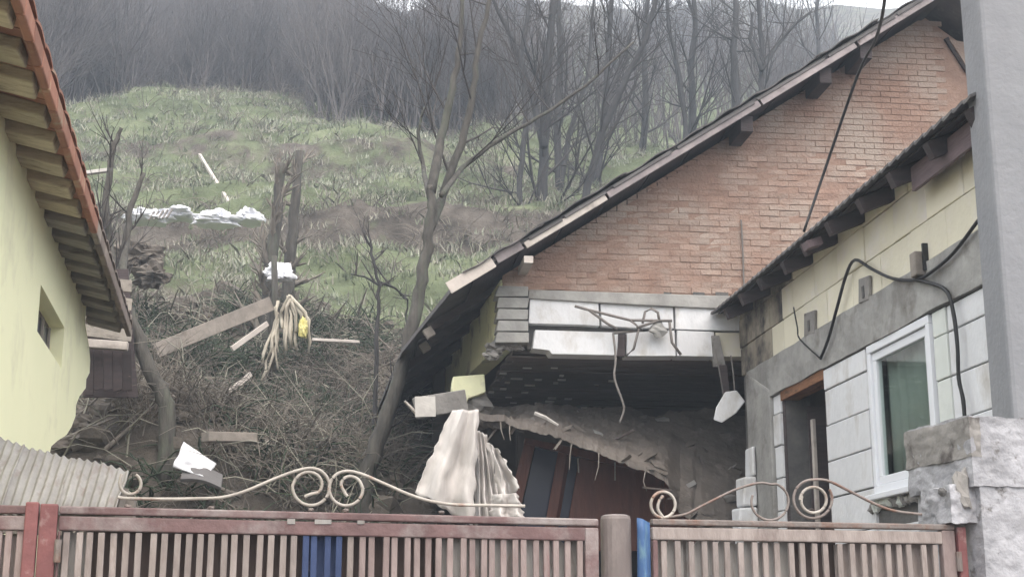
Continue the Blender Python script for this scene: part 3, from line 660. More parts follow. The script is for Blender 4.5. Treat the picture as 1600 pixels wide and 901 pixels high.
drape('torn_sheet', 'torn white cloth right of the pleated curtain', (762, 690), (778, 702), (778, 782), (812, 764), 13.38, 9, 2.2, .12)
drape('crumpled_sheet', 'small crumpled white cloth at the foot of the hanging curtains', (768, 772), (808, 770), (765, 815), (824, 815), 13.1, 12, .9, .05)
pl = MB().prism([P(1133, 612, 13.45), P(1150, 610, 13.45), P(1164, 627, 13.45), P(1150, 645, 13.45), P(1128, 660, 13.45), P(1115, 655, 13.45), P(1119, 636, 13.45)], (.02, .05, .01))
for q in pl.v: q.y += .02 * noise.noise(q * 9)
pl = pl.build('hanging_plaster_piece', 'block', bevel=.008); tag(pl, 'white chunk of plaster dangling from wires at the broken lintel', 'plaster')
MB().tube([P(1118, 545, 13.44), P(1124, 580, 13.44), P(1130, 616, 13.47)], .007, 5).build('wire', 'cable_grey', pl)
MB().tube([P(1142, 555, 13.44), P(1146, 585, 13.44), P(1148, 614, 13.47)], .007, 5).build('wire', 'cable_grey', pl)
MB().prism([P(1122, 570, 13.47), P(1136, 570, 13.47), P(1140, 615, 13.47), P(1130, 615, 13.47)], (0, .02, 0)).build('batten', 'wood_dark', pl)
def wire(name, pts, r, mat, label, cat='cable', sm=4):
    P_ = [V(p) for p in pts]; o = []
    for i in range(len(P_) - 1):
        p0, p1, p2, p3 = P_[max(i - 1, 0)], P_[i], P_[i + 1], P_[min(i + 2, len(P_) - 1)]
        for k in range(sm):
            t = k / sm; o.append(.5 * ((2 * p1) + (p2 - p0) * t + (2 * p0 - 5 * p1 + 4 * p2 - p3) * t * t + (3 * p1 - p0 - 3 * p2 + p3) * t ** 3))
    o.append(P_[-1]); return tag(MB().tube(o, r, 6).build(name, mat, None, smooth=True), label, cat)
wire('hanging_wire', [P(958, 520, 13.6), P(962, 560, 13.55), P(960, 590, 13.5), P(972, 625, 13.5), P(975, 640, 13.5), P(968, 660, 13.5)], .012, 'cable_grey', 'brown wire dangling in front of the dark lath ceiling', 'wire')
rb = thing('bent_bars', P(1000, 505, 13.6), 'tangle of bent steel bars sticking out of the white lintel blocks', 'steel bars')
for pts in ([(898, 478), (920, 484), (985, 500), (1050, 501)], [(920, 484), (950, 506), (965, 514)], [(985, 500), (1004, 516), (960, 520)], [(995, 512), (1030, 500)], [(1004, 505), (1008, 487), (1018, 482), (1028, 488), (1030, 500)], [(998, 514), (990, 545), (978, 556)], [(1046, 503), (1050, 535), (1064, 554)]):
    MB().tube([P(u, v, 13.58) for u, v in pts], .014, 6).build('bar', 'cable_grey', rb, smooth=True)
MB().lump(P(1028, 515, 13.62), (.09, .05, .07), 4, .5).build('mortar_clump', 'concrete', rb)
XC = XW - .05
wire('wall_cable', [PX(1542, 330, XC), PX(1528, 345, XC), PX(1490, 395, XC), PX(1455, 425, XC), PX(1430, 437, XC), PX(1395, 435, XC), PX(1362, 420, XC), PX(1336, 406, XC), PX(1322, 430, XC), PX(1308, 480, XC), PX(1294, 530, XC), PX(1282, 560, XC)], .013, 'cable', 'black cable looping along the top of the wing wall')
wire('drop_cable', [PX(1430, 437, XC), PX(1460, 444, XC), PX(1480, 456, XC), PX(1490, 490, XC), PX(1496, 540, XC), PX(1498, 590, XC), PX(1505, 625, XC), PX(1508, 665, XC)], .014, 'cable', 'thick black cable dropping down the wing wall beside the window')
wire('overhead_wire', [PX(1256, 362, XE - .01), P(1290, 262, 10.6), P(1340, 118, 10.0), P(1368, 62, 9.4), P(1381, 10, 8.6), P(1387, -60, 7.6)], .012, 'cable', 'thin dark wire crossing the brick gable up to the sky', 'wire')
wire('eave_cable', [PX(1282, 560, XC), PX(1250, 530, XC), PX(1246, 512, XC), PX(1240, 480, XC)], .007, 'cable', 'thin slack cable rising from the loop end to the wing eave')

# ================================================================== YELLOW HOUSE ON THE LEFT
vp = ray(352, 972); far = P(140, 560, 14.0); LH = Plane((far.x, far.y), (vp.x, vp.y))       # wall plane, d runs away from the camera
yh = thing('yellow_house', LH.at(-4, 1.3), 'pale yellow rendered house with orange tiled eave and broken corner', 'house')
ZT = 4.46
br = [(133, 505), (139, 540), (141, 562), (140, 582), (135, 592), (134, 606), (124, 619), (119, 632), (118, 650), (112, 666), (104, 679), (90, 688), (80, 697), (77, 712), (74, 740)]
o_ = [LH.hit(u, v) for u, v in br]
outer = [LH.at(-9, ZT), V((o_[0].x, o_[0].y, ZT))] + o_ + [V((o_[-1].x, o_[-1].y, 1.0)), LH.at(-9, 1.0)]
wq0 = [LH.hit(u, v) for u, v in ((63, 440), (104, 471), (104, 534), (58, 515))]
def lz(q, z): return V((q.x, q.y, z))
ws, we = LH.t(LH.hit(61, 480)), LH.t(LH.hit(103, 480)); z0w, z1w = LH.hit(58, 517).z, LH.hit(62, 441).z
hole = [LH.at(ws, z0w), LH.at(we, z0w), LH.at(we, z1w), LH.at(ws, z1w)]
MB().prism(outer, LH.n * .32, [hole]).build('wall', 'yellow', yh)
wn = MB(); off = .12
MB().prism([LH.at(ws, z0w, off), LH.at(we, z0w, off), LH.at(we, z1w, off), LH.at(ws, z1w, off)], LH.n * .03).build('window', 'wood_grey', yh)
wino = [c for c in yh.children if c.name.startswith('window')][0]
MB().prism([LH.at(ws + .08, z0w + .05, off - .01), LH.at(we - .08, z0w + .05, off - .01), LH.at(we - .08, z1w - .05, off - .01), LH.at(ws + .08, z1w - .05, off - .01)], LH.n * .006).build('pane', 'blue_glass', wino)
for t in np.linspace(ws + .15, we - .15, 4):
    MB().prism([LH.at(t - .02, z0w + .04, off - .03), LH.at(t + .02, z0w + .04, off - .03), LH.at(t + .02, z1w - .04, off - .03), LH.at(t - .02, z1w - .04, off - .03)], LH.n * .015).build('slat', 'wood_grey', wino)
MB().prism([LH.at(-9, ZT, .3), LH.at(-9, 1, .3), LH.at(-9, 1, 7), LH.at(-9, ZT, 7), LH.at(-9, ZT + .95, 3.6)], LH.d * .3).build('gable_wall', 'yellow', yh)
MB().prism([LH.at(-.5, ZT, .33), LH.at(-.5, 1, .33), LH.at(-.5, 1, 7), LH.at(-.5, ZT, 7), LH.at(-.5, ZT + .95, 3.6)], LH.d * -.3).build('gable_wall', 'yellow', yh)
# eave: slope rises away from the courtyard (towards +n)
OV, ZEV = -.315, 4.43; SLL = .22
def lr(t, off, dz=0): return LH.at(t, ZEV + (off - OV) * SLL + dz, off)
MB().prism([lr(-9.4, OV), lr(.15, OV), lr(.15, 3.7), lr(-9.4, 3.7)], (0, 0, .03)).build('roof', 'tile_orange', yh)
rf = [c for c in yh.children if c.name.startswith('roof')][0]
MB().prism([lr(-9.4, 3.7), lr(.15, 3.7), LH.at(.15, ZEV, 7.6), LH.at(-9.4, ZEV, 7.6)], (0, 0, .03)).build('roof_slope', 'tile_orange', rf)
t = -8.6; i = 0
while t < .1:
    mt = 'tile_orange' if t < -3.6 + rnd(-.5, .5) else 'tile_grey'
    tl = .33
    def fn(a, b, t=t, i=i): 
        q = lr(t + a * (tl + .03), OV - .05 + b * .42); q.z += .045 + .03 * math.sin(math.pi * a) + .01 * (i % 2); return q
    MB().grid(fn, 6, 3, (0, 0, .018)).build('eave_tile', mt, rf)
    # the rounded edge piece below the first row
    p0, p1 = lr(t + .005, OV - .02), lr(t + tl - .005, OV - .02)
    MB().beam(p0 + V((0, 0, -.015)), p1 + V((0, 0, -.015)), .05, .115, jit=.02).build('eave_board', mt, yh, bevel=.012)
    t += tl; i += 1
t = -8.5; i = 0
while t < .1:
    mt = 'rafter_tan' if t < -3.9 else 'rafter_grey'
    a = lr(t, OV + .03, -.06); b = lr(t, .05, -.06)
    MB().beam(a, b, .23 + rnd(-.03, .03), .075, jit=.05).build('rafter', mt, yh, bevel=.012)
    t += .47 + rnd(-.04, .04); i += 1
for i in range(18):
    t0 = -8.8 + i * .5
    MB().prism([lr(t0, OV + .01, -.012), lr(t0 + .49, OV + .01, -.012), lr(t0 + .49, .02, -.012), lr(t0, .02, -.012)], (0, 0, -.012)).build('soffit_board', 'tile_orange' if t0 < -4 else 'tile_grey', yh)

# shed remains just beyond the broken corner
sh = thing('collapsed_shed', P(172, 620, 15.2), 'dark broken shed front beyond the yellow house corner', 'shed')
MB().beam(P(128, 536, 15.0), P(200, 541, 15.0), .1, .09).build('beam', 'wood_pale', sh, bevel=.008)
for i in range(5): MB().prism([P(132 + i * 15, 545, 15.15), P(145.5 + i * 15, 545, 15.15), P(146 + i * 15, 612 + rnd(-6, 6), 15.15), P(132 + i * 15, 612 + rnd(-6, 6), 15.15)], (0, .03, 0)).build('plank', 'wood_dark', sh)
for i in range(4): MB().beam(P(128, 440 + 25 * i, 15.1), P(205, 448 + 26 * i + rnd(-4, 4), 15.3), .05, .13, jit=.05).build('rafter', 'rafter_grey', sh)
MB().prism([P(120, 420, 15.6), P(200, 420, 15.6), P(215, 620, 15.6), P(130, 620, 15.6)], (0, .05, 0)).build('back_panel', 'wood_dark', sh)

# ================================================================== GATE AND FENCE
g0 = V((0, 0, 0)); ga = R(14.5)
fwd = V((math.sin(YAW), math.cos(YAW), 0)); rgt = V((math.cos(YAW), -math.sin(YAW), 0))
gp = fwd * 6.0 + rgt * (-300 / FPX * 6.0); gd = rgt * math.cos(ga) + fwd * math.sin(ga)
G = Plane((gp.x, gp.y), (gd.x, gd.y))                      # n points away from the camera
def gt(u, v=800): return G.t(G.hit(u, v))
ZG = 2.005
def gbar(mb, t0, t1, z0, z1, o0, o1, sag=0):
    return mb.hexa([G.at(t0, z0, o0), G.at(t1, z0 + sag, o0), G.at(t1, z0 + sag, o1), G.at(t0, z0, o1), G.at(t0, z1, o0), G.at(t1, z1 + sag, o0), G.at(t1, z1 + sag, o1), G.at(t0, z1, o1)])
def bars(parent, t0, t1, n, ztop, pick, wid=.026):
    src = {}
    for i in range(n):
        t = lerp(t0, t1, (i + .5) / n) + rnd(-.007, .007); m = pick(i, t)
        w_ = wid * rnd(.9, 1.1); z1 = ztop - .001
        key = m
        if key not in src:
            mb = MB(); c = V((0, 0, 0)); x_ = G.d * (wid / 2); y_ = G.n * .009
            mb.obox((0, 0, 0), x_, y_, (0, 0, (ztop - .12) / 2))
            o = mb.build('bar', m, parent, bevel=.003); o.location = G.at(t, (ztop + .12) / 2, rnd(-.004, .004)) - wloc(parent); src[key] = o
        else:
            place_copy(src[key], parent, G.at(t, (ztop + .12) / 2 + rnd(-.002, .0), rnd(-.004, .004)), rnd(-.05, .05)); 
            ob = parent.children[-1] if False else None
def backing(parent, spans, off=.035):
    for (u0, u1, v0, mat) in spans:
        t0, t1 = gt(u0), gt(u1); z1 = G.hit(u0, v0).z; n = 8
        tp = [G.at(lerp(t0, t1, i / n), z1 + rnd(-.05, .03), off) for i in range(n + 1)]
        MB().prism([G.at(t0, .15, off), G.at(t1, .15, off)] + tp[::-1], G.n * .006).build('backing_sheet', mat, parent)
def scroll(parent, pts, r, mat, off=0.0):
    P_ = [G.hit(u, v, off) for u, v in pts]; o = []
    for i in range(len(P_) - 1):
        p0, p1, p2, p3 = P_[max(i - 1, 0)], P_[i], P_[i + 1], P_[min(i + 2, len(P_) - 1)]
        for k in range(5):
            t = k / 5; o.append(.5 * ((2 * p1) + (p2 - p0) * t + (2 * p0 - 5 * p1 + 4 * p2 - p3) * t * t + (3 * p1 - p0 - 3 * p2 + p3) * t ** 3))
    o.append(P_[-1]); return MB().tube(o, r, 7).build('scroll', mat, parent, smooth=True)
def spiral(cx, cy, r0, r1, a0, a1, n=26, sx=1.0):
    return [(cx + lerp(r0, r1, i / n) * math.cos(R(lerp(a0, a1, i / n))) * sx, cy + lerp(r0, r1, i / n) * math.sin(R(lerp(a0, a1, i / n)))) for i in range(n + 1)]
# fence panel at the far left
fl = thing('fence_panel', G.at(gt(0), .0), 'slatted fence panel at the left edge beside the red post', 'fence')
tL = gt(-220); tP0 = gt(42)
gbar(MB(), tL, tP0 - .002, ZG - .035, ZG - .002, -.02, .02).build('top_rail', 'rail_paint', fl, bevel=.005)
gbar(MB(), tL, tP0 - .002, ZG - .1, ZG - .043, -.018, .018).build('top_rail', 'rail_paint', fl, bevel=.005)
gbar(MB(), tL, tP0 - .002, .2, .26, -.018, .018).build('bottom_rail', 'rail_paint', fl, bevel=.005)
bars(fl, tL, tP0 - .01, 17, ZG - .1, lambda i, t: 'bar_pink')
backing(fl, [(-200, 38, 826, 'bar')])
# two red posts side by side
for i, (u0, u1, lb) in enumerate(((40, 61, 'narrow red steel post at the end of the left fence panel'), (63, 91, 'wider red steel hinge post carrying the large gate'))):
    q = gbar(MB(), gt(u0) , gt(u1), 0, ZG + .012 - .006 * i, -.03, .03).build('gate_post', 'red_paint', None, bevel=.006); tag(q, lb, 'post')
# large gate leaf
lg = thing('gate', G.at(gt(500), .05), 'large slatted gate leaf with double scroll and blue patch', 'gate')
t0, t1 = gt(93), gt(933)
sg = -.012
gbar(MB(), t0, t1, ZG - .033, ZG - .001, -.022, .022, sg).build('top_rail', 'rail_paint', lg, bevel=.006)
gbar(MB(), t0, t1, ZG - .098, ZG - .04, -.016, .02, sg).build('top_rail', 'rail_paint', lg, bevel=.006)
gbar(MB(), t0, t1, .16, .23, -.016, .02, sg).build('bottom_rail', 'rail_paint', lg, bevel=.006)
gbar(MB(), gt(912), t1, .1, ZG - .04 + sg, -.021, .021).build('stile', 'rail_paint', lg, bevel=.006)
gbar(MB(), t0, gt(97), .1, ZG - .1, -.015, .015).build('stile', 'rail_paint', lg, bevel=.006)
ub0, ub1 = gt(473), gt(532); up1 = gt(560)
bars(lg, gt(98), gt(910), 46, ZG - .103, lambda i, t: 'bar_blue' if ub0 < t < ub1 else ('bar_pink' if t > up1 else 'bar'))
backing(lg, [(146, 690, 816, 'dark_board')], .06)
backing(lg, [(98, 148, 822, 'backing'), (478, 528, 824, 'bar_blue'), (684, 760, 822, 'backing'), (752, 846, 828, 'backing'), (840, 910, 832, 'backing')])
for u in (455, 500, 512, 564):
    c = G.hit(u, 812, -.0185); MB().obox(c, G.d * rnd(.012, .022), G.n * .0015, (0, 0, .016)).build('paint_patch', 'backing', lg)
left_s = [(222, 757), (216, 742), (205, 738), (193, 744), (189, 757), (196, 768), (208, 770), (216, 762)][::-1]
scroll(lg, [(184, 776), (200, 778), (260, 779), (320, 778), (350, 776), (385, 766), (430, 747), (460, 736), (482, 731)] + spiral(486, 760, 29, 29, -90, 180, 12) [1:] + spiral(486, 760, 28, 14, 190, 400, 14) + [(484, 772), (476, 776)], .0072, 'iron')
scroll(lg, spiral(204, 755, 16, 17, -60, 200, 14, 1.0) + [(190, 740)], .007, 'iron')
scroll(lg, [(820, 790), (760, 789), (700, 787), (650, 776), (600, 755), (570, 742), (548, 736)] + [(q[0], q[1]) for q in spiral(541, 763, 27, 26, -85, -360, 12)][1:] + spiral(541, 763, 25, 14, -8, -200, 12)[0:0] + [(567, 763), (561, 750), (550, 744), (539, 746), (533, 756), (538, 768), (543, 775)], .0072, 'iron')
# pipe post between the leaves, with blue film
pp = MB(); c0 = G.at(gt(965), 0, .03); ztop = G.hit(965, 803).z
pp.tube([c0, c0 + V((0, 0, ztop - .02)), c0 + V((0, 0, ztop - .006)), c0 + V((0, 0, ztop))], [.068, .068, .064, .05], 20)
tag(pp.build('pipe_post', 'pipe', None, smooth=False), 'thick brown-grey pipe post between the two gate leaves', 'post')
fb = MB().grid(lambda a, b: G.at(lerp(gt(992), gt(1013), a), lerp(.3, ztop - .015 - .02 * a, b), -.03 + .015 * math.sin(a * 5 + b * 3) + .008 * noise.noise(V((a * 3, b * 12, 1)))), 8, 30, G.n * .006).build('blue_film', 'blue_film', None, smooth=True)
tag(fb, 'strip of bright blue plastic film beside the pipe post', 'plastic film')
for zz in (1.78, .45):
    c = G.at(gt(95), zz, -.03); MB().tube([c, c + V((0, 0, .09))], .014, 8).build('hinge', 'iron_dark', lg)
for u in (200, 330, 486, 541, 690): c = G.hit(u, 788, -.0); c.z = ZG + .004; MB().lump(c, (.014, .012, .008), u, .4, 8, 5).build('weld', 'iron_dark', lg)
c = G.at(gt(922), 1.66, -.03); MB().obox(c, G.d * .03, G.n * .012, (0, 0, .07)).build('lock_box', 'iron_dark', lg, bevel=.004)
# small gate leaf
sgt = thing('gate', G.at(gt(1240), .05), 'smaller slatted gate leaf with ring scrolls by the plastered pillar', 'gate')
t0, t1 = gt(1017), gt(1486)
gbar(MB(), t0, t1, ZG - .035, ZG - .008, -.022, .022).build('top_rail', 'iron_dark', sgt, bevel=.006)
gbar(MB(), t0, t1, ZG - .1, ZG - .043, -.016, .02).build('top_rail', 'bar', sgt, bevel=.006)
gbar(MB(), t0, t1, .16, .23, -.016, .02).build('bottom_rail', 'rail_paint', sgt, bevel=.006)
gbar(MB(), t0, gt(1025), .1, ZG - .101, -.018, .018).build('stile', 'rail_paint', sgt, bevel=.006)
gbar(MB(), gt(1466), t1, .1, ZG - .036, -.021, .021).build('stile', 'bar_pink', sgt, bevel=.006)
bars(sgt, gt(1026), gt(1465), 23, ZG - .103, lambda i, t: 'bar', .027)
backing(sgt, [(1236, 1312, 820, 'dark_board')], .06)
backing(sgt, [(1026, 1075, 836, 'backing'), (1070, 1140, 838, 'backing'), (1135, 1242, 834, 'backing'), (1306, 1464, 836, 'bar')])
scroll(sgt, spiral(1036, 788, 20, 20, 90, -270, 20, .95) + [(1028, 795), (1030, 782), (1036, 774)], .0072, 'iron')
scroll(sgt, [(1040, 808), (1070, 803), (1085, 796), (1110, 783), (1150, 764), (1185, 754), (1205, 756)] + spiral(1203, 783, 29, 29, -70, 200, 14), .006, 'iron_dark')
scroll(sgt, [(1440, 803), (1400, 798), (1370, 788), (1330, 768), (1300, 753), (1285, 749)] + spiral(1270, 779, 30, 30, -70, -390, 20)[1:] , .0068, 'iron_dark')
scroll(sgt, spiral(1271, 781, 21, 19, -180, 200, 24), .0072, 'iron')
tag(gbar(MB(), gt(1489), gt(1502), 0, ZG - .02, -.03, .02).build('hinge_post', 'red_paint', None, bevel=.005), 'faded red hinge strip against the plastered pillar', 'post')

for zz in (1.78, .45):
    c = G.at(gt(1488), zz, -.03); MB().tube([c, c + V((0, 0, .09))], .014, 8).build('hinge', 'iron_dark', sgt)
# ================================================================== PILLAR, POLE, CORRUGATED SHEET
pt0 = G.hit(1508, 800); tb0 = G.t(pt0)
def rough_box(name, mat, ax, t0, t1, z0, z1, o0, o1, amp, seed, parent=None, n=14):
    mb = MB(); dt = (t1 - t0); dz_ = (z1 - z0)
    def disp(q, nrm): return q + nrm * (amp * (1.2 * noise.noise(q * 4 + V((seed, 0, 0))) + noise.noise(q * 12 + V((0, seed, 0))) + .9 * noise.noise(q * 28) - 2.2 * max(0, noise.noise(q * 7 + V((seed, 4, 0))) - .3))) 
    def pt(a, b, c):       # a,b,c in 0..1 ; displaced radially so the faces stay joined
        q = G.at(lerp(t0, t1, a), lerp(z0, z1, c), lerp(o0, o1, b)); nn = (G.d * (a - .5) + G.n * (b - .5) + V((0, 0, c - .5))).normalized(); return disp(q, nn)
    mb.grid(lambda a, b: pt(a, 0, b), n, n * 2); mb.grid(lambda a, b: pt(a, 1, b), n, n * 2); mb.grid(lambda a, b: pt(0, a, b), n, n * 2); mb.grid(lambda a, b: pt(1, a, b), n, n * 2); mb.grid(lambda a, b: pt(a, b, 1), n, n); mb.grid(lambda a, b: pt(a, b, 0), n, n)
    return mb.build(name, mat, parent, smooth=True)
zp = G.hit(1540, 655).z
pil = thing('gate_pillar', G.at(gt(1570), 0), 'rough whitish plastered gate pillar with crumbling grey top', 'pillar')
rough_box('shaft', 'pillar', G, gt(1513), gt(1513) + .62, 0, zp - .33, -.11, .45, .0055, 1, pil, 30)
rough_box('cap_block', 'pillar', G, gt(1503), gt(1503) + .66, zp - .335, zp, -.12, .46, .008, 4, pil, 26)
rough_box('bare_patch', 'pillar_dark', G, gt(1501), gt(1518), zp - .2, zp - .012, -.126, .47, .008, 8, pil, 18)
rough_box('rendered_lump', 'pillar', G, gt(1474), gt(1516), zp - .5, zp - .325, -.07, .2, .014, 6, pil, 16)
MB().lump(G.hit(1472, 768, -.07), (.02, .02, .02), 3, .3).build('hole', 'mortar', pil)
MB().lump(G.hit(1503, 770, -.05), (.045, .05, .1), 7, .6).build('broken_edge', 'pillar_dark', pil)
# the pole stands just behind the pillar
pu = P(1583, 640, 7.35); 
pb = V((pu.x, 7.35, 0)); ra = V((math.cos(R(-8)), math.sin(R(-8)), 0)); rb_ = V((-ra.y, ra.x, 0))
pm = MB(); hw = .2
pm.hexa([pb, pb + ra * .42, pb + ra * .42 + rb_ * .4, pb + rb_ * .4, pb + V((.0, .01, 9)), pb + ra * .38 + V((0, .01, 9)), pb + ra * .38 + rb_ * .36 + V((0, 0, 9)), pb + rb_ * .36 + V((0, 0, 9))])
tag(pm.build('utility_pole', 'pole', None, bevel=.025), 'massive grey concrete pole rising at the right edge', 'pole')
# corrugated sheets leaning behind the fence
cs = thing('corrugated_roof', P(60, 790, 7.0), 'grey corrugated sheets of a low lean-to roof behind the left fence', 'roof')
TLc, TRc, BLc, BRc = P(-120, 655, 7.9), P(198, 738, 7.5), P(-190, 800, 6.75), P(178, 800, 6.95)
for k in range(4):
    a0, a1 = k / 4, (k + 1) / 4 + .012
    def fn(a, b, a0=a0, a1=a1, k=k):
        s_ = lerp(a0, a1, a); q = BLc.lerp(BRc, s_).lerp(TLc.lerp(TRc, s_), b)
        q += V((-.01, -.05, .06)).normalized() * (.008 * math.sin(s_ * 2 * math.pi * 26) + .012 * (k % 2) + .02 * noise.noise(V((s_ * 5, b * 2, 0)))); return q
    MB().grid(fn, 90, 4, (0, .01, -.012)).build('corrugated_sheet', 'sheet', cs, smooth=True)
for f in (.15, .85): MB().beam(BLc.lerp(TLc, f) + V((0, 0, -.1)), BRc.lerp(TRc, f) + V((0, 0, -.1)), .07, .1).build('batten', 'wood_grey', cs)
for q in (BLc.lerp(BRc, .1), BRc.lerp(TRc, .1), TLc.lerp(TRc, .5), TRc): MB().beam(V((q.x, q.y + .05, .3)), q + V((0, .05, -.12)), .09, .09, up=(0, 1, 0)).build('prop', 'wood_grey', cs)

# ================================================================== BARE TREES
def grow(segs, p, d, ln, r, depth, up=.3, spread=.6, curl=.13):
    n = 3 if depth > 0 else 2; q = V(p); dd = V(d).normalized(); r1 = r
    for i in range(n):
        dd = (dd + V((rnd(-1, 1), rnd(-1, 1), rnd(-1, 1))) * curl + V((0, 0, up * .4))).normalized(); q2 = q + dd * ln / n; r2 = r * (1 - .6 * (i + 1) / n)
        segs.append((q, q2, r1, max(r2, .0035)))
        if depth > 0:
            for _ in range(2 if random.random() < .6 else 1):
                ax = dd.cross(V((rnd(-1, 1), rnd(-1, 1), rnd(-1, 1)))).normalized(); b = (dd + ax * rnd(.5, 1.1) * spread * 1.2).normalized()
                grow(segs, q2, b, ln * rnd(.45, .72), r2 * .62, depth - 1, up, spread, curl)
        q, r1 = q2, r2
def tree(name, label, stems, Y, r0, crown, cat='tree', group=None, barkm='bark_far', depth=3, blen=1.6, dens=5, start=.3, dy=.0, tm='twig', rmin=.02, bare=False):
    """stems: sight-line polylines (first is the trunk); every stem gets its branches"""
    base = P(*stems[0][0], Y); gz = hz(base.x, base.y) - .25
    t = thing(name, (base.x, base.y, gz), label, cat, group); mb = MB(); segs = []
    for si, st in enumerate(stems):
        pts = [P(u, v, Y + dy * k + (.25 * si if k else 0)) for k, (u, v) in enumerate(st)]
        if si == 0: pts = [V((base.x - (pts[1].x - base.x) * .3, base.y, min(gz, pts[0].z - .2)))] + pts
        fine = []
        for i in range(len(pts) - 1):
            for k in range(4):
                q = pts[i].lerp(pts[i + 1], k / 4); fine.append(q + V((rnd(-1, 1), rnd(-1, 1), 0)) * .02 * (i > 0))
        fine.append(pts[-1]); n = len(fine); rr = r0 if si == 0 else r0 * (.6 if si < 3 else .36)
        rad = [lerp(rr * (1.25 if si == 0 and k < 2 else 1), max(rr * (.5 if si == 0 else .4), rmin), k / (n - 1)) for k in range(n)]
        mb.tube(fine, rad, 8)
        tot = int(dens * n / 6) if not (si == 0 and bare) else 0
        for k in range(tot):
            f = lerp(start if si == 0 else .1, 1, (k + random.random()) / tot); i = min(int(f * (n - 1)), n - 2)
            d = (fine[i + 1] - fine[i]).normalized(); ax = V((rnd(-1, 1), rnd(-1, 1), rnd(-.1, .9))).normalized()
            grow(segs, fine[i], d * .35 + ax, blen * rnd(.6, 1.2) * (1.15 - .5 * f), max(rad[i] * .42, .014), depth - 1 if f > .2 else depth - 2)
    mb.build('trunk', barkm, t, smooth=True)
    if segs:
        o = segs_mesh('crown', tm, [s[0] for s in segs], [s[1] for s in segs], [s[2] * crown for s in segs], [s[3] * crown for s in segs], 4)
        o.parent = t; o.location = -t.location
    return t
# foreground tree beside the eave
tree('bare_tree', 'tall bare grey tree leaning beside the collapsed roof, forked above the eave', [
    [(575, 735), (604, 650), (636, 545), (655, 455), (668, 385), (674, 330), (672, 290)],
    [(673, 300), (690, 215), (706, 140), (720, 70), (724, -30)],
    [(670, 360), (695, 300), (728, 200), (742, 120), (752, 50), (775, -30)],
    [(690, 305), (722, 262), (780, 218), (840, 185), (915, 135), (990, 66)],
    [(672, 310), (660, 262), (655, 205), (664, 168)]], 15.6, .1, .75, barkm='bark', depth=3, blen=1.6, dens=1.5, start=.85, rmin=.012, bare=True)
tree('slender_tree', 'thin second stem rising beside the foot of the leaning tree', [[(560, 735), (592, 668), (618, 600), (640, 540)]], 15.9, .05, 1, barkm='bark', depth=2, blen=.5, dens=2, start=.3)
tree('sapling', 'dark thin sapling with a crooked top on the green terrace', [[(588, 560), (592, 500), (592, 445), (582, 395), (568, 360)], [(592, 445), (570, 432), (548, 428)], [(592, 440), (618, 450), (638, 468), (632, 520)]], 17.0, .03, 1, depth=2, blen=.5, dens=1.5, start=.5, rmin=.008)
far_trees = [
    ('stout dark bare tree just right of the leaning tree', [[(842, 400), (846, 330), (850, 230), (856, 120), (866, -20)], [(850, 230), (832, 150), (800, 60), (760, -20)]], 31, .17),
    ('twin-stemmed bare tree behind the roof edge', [[(876, 380), (874, 300), (870, 190), (876, 90), (872, -20)], [(874, 300), (890, 210), (918, 120), (930, -20)]], 33, .14),
    ('bare tree with slanting trunk over the middle of the roof', [[(908, 350), (918, 290), (940, 210), (975, 130), (1010, 60), (1030, -20)]], 29, .11),
    ('slim bare tree with ivy patches behind the roof', [[(930, 330), (934, 270), (944, 180), (950, 90), (958, -20)], [(944, 180), (965, 110), (990, 40)]], 35, .14),
    ('thin bare tree at the left of the grove', [[(812, 430), (815, 370), (812, 280), (822, 180), (815, 90), (830, -20)]], 30, .09),
    ('far bare tree with dense twigs above the roof slope', [[(1000, 300), (1004, 230), (1010, 150), (1005, 70), (1015, -20)]], 40, .15),
    ('bare tree with straight pale trunk right of the grove', [[(1080, 250), (1082, 190), (1080, 110), (1086, 50), (1084, -20)]], 38, .15),
    ('slim leaning bare tree next to the straight one', [[(1068, 260), (1072, 200), (1062, 120), (1045, 40), (1040, -20)]], 37, .1),
    ('isolated straight bare tree behind the upper roof', [[(1150, 220), (1150, 150), (1146, 80), (1150, 20), (1150, -20)]], 36, .15),
    ('forked bare tree nearest the ridge', [[(1192, 190), (1190, 130), (1190, 70), (1182, -20)], [(1190, 110), (1172, 60), (1176, 20)], [(1190, 110), (1215, 70), (1245, 35), (1268, 18)]], 34, .11),
    ('small faint bare tree near the gable top', [[(1280, 130), (1279, 80), (1276, 20), (1280, -20)]], 48, .12)]
for lb, st, Y, r in far_trees:
    tree('bare_tree', lb, st, Y, r * .95, .85, group='bare trees behind the roof', depth=3, blen=2.4, dens=3.4, start=.3, dy=.15, rmin=.03)
# leaning tree by the yellow house, broken posts on the slide
tree('leaning_tree', 'bare tree leaning against the yellow house eave', [[(262, 640), (248, 605), (228, 560), (206, 500), (182, 445), (155, 390), (136, 330)], [(182, 450), (170, 380), (165, 300), (178, 235), (190, 200)], [(186, 455), (196, 380), (205, 320), (225, 270)]], 15.7, .1, .8, barkm='bark', depth=2, blen=.65, dens=2.4, start=.7, rmin=.01)
tree('vine_covered_trunk', 'broken grey trunk wrapped in vines on the green slope', [[(414, 510), (422, 420), (432, 330), (440, 256)]], 21, .13, 1.6, barkm='bark', depth=2, blen=.5, dens=9, start=.1, tm='weed', rmin=.05)
tree('dead_trunk', 'pale dead trunk standing close behind the vine covered one', [[(448, 490), (453, 400), (462, 320), (468, 236)]], 21.8, .13, 1.4, barkm='bark', depth=2, blen=.45, dens=7, start=.1, tm='weed', rmin=.06)
po = MB().tube([P(424, 612, 19.6), P(429, 540, 19.6), P(430, 460, 19.6), P(428, 400, 19.6)], [.06, .055, .05, .045], 8).build('wooden_post', 'bark', None, smooth=True); tag(po, 'dark round post standing upright at the end of the long plank', 'post')

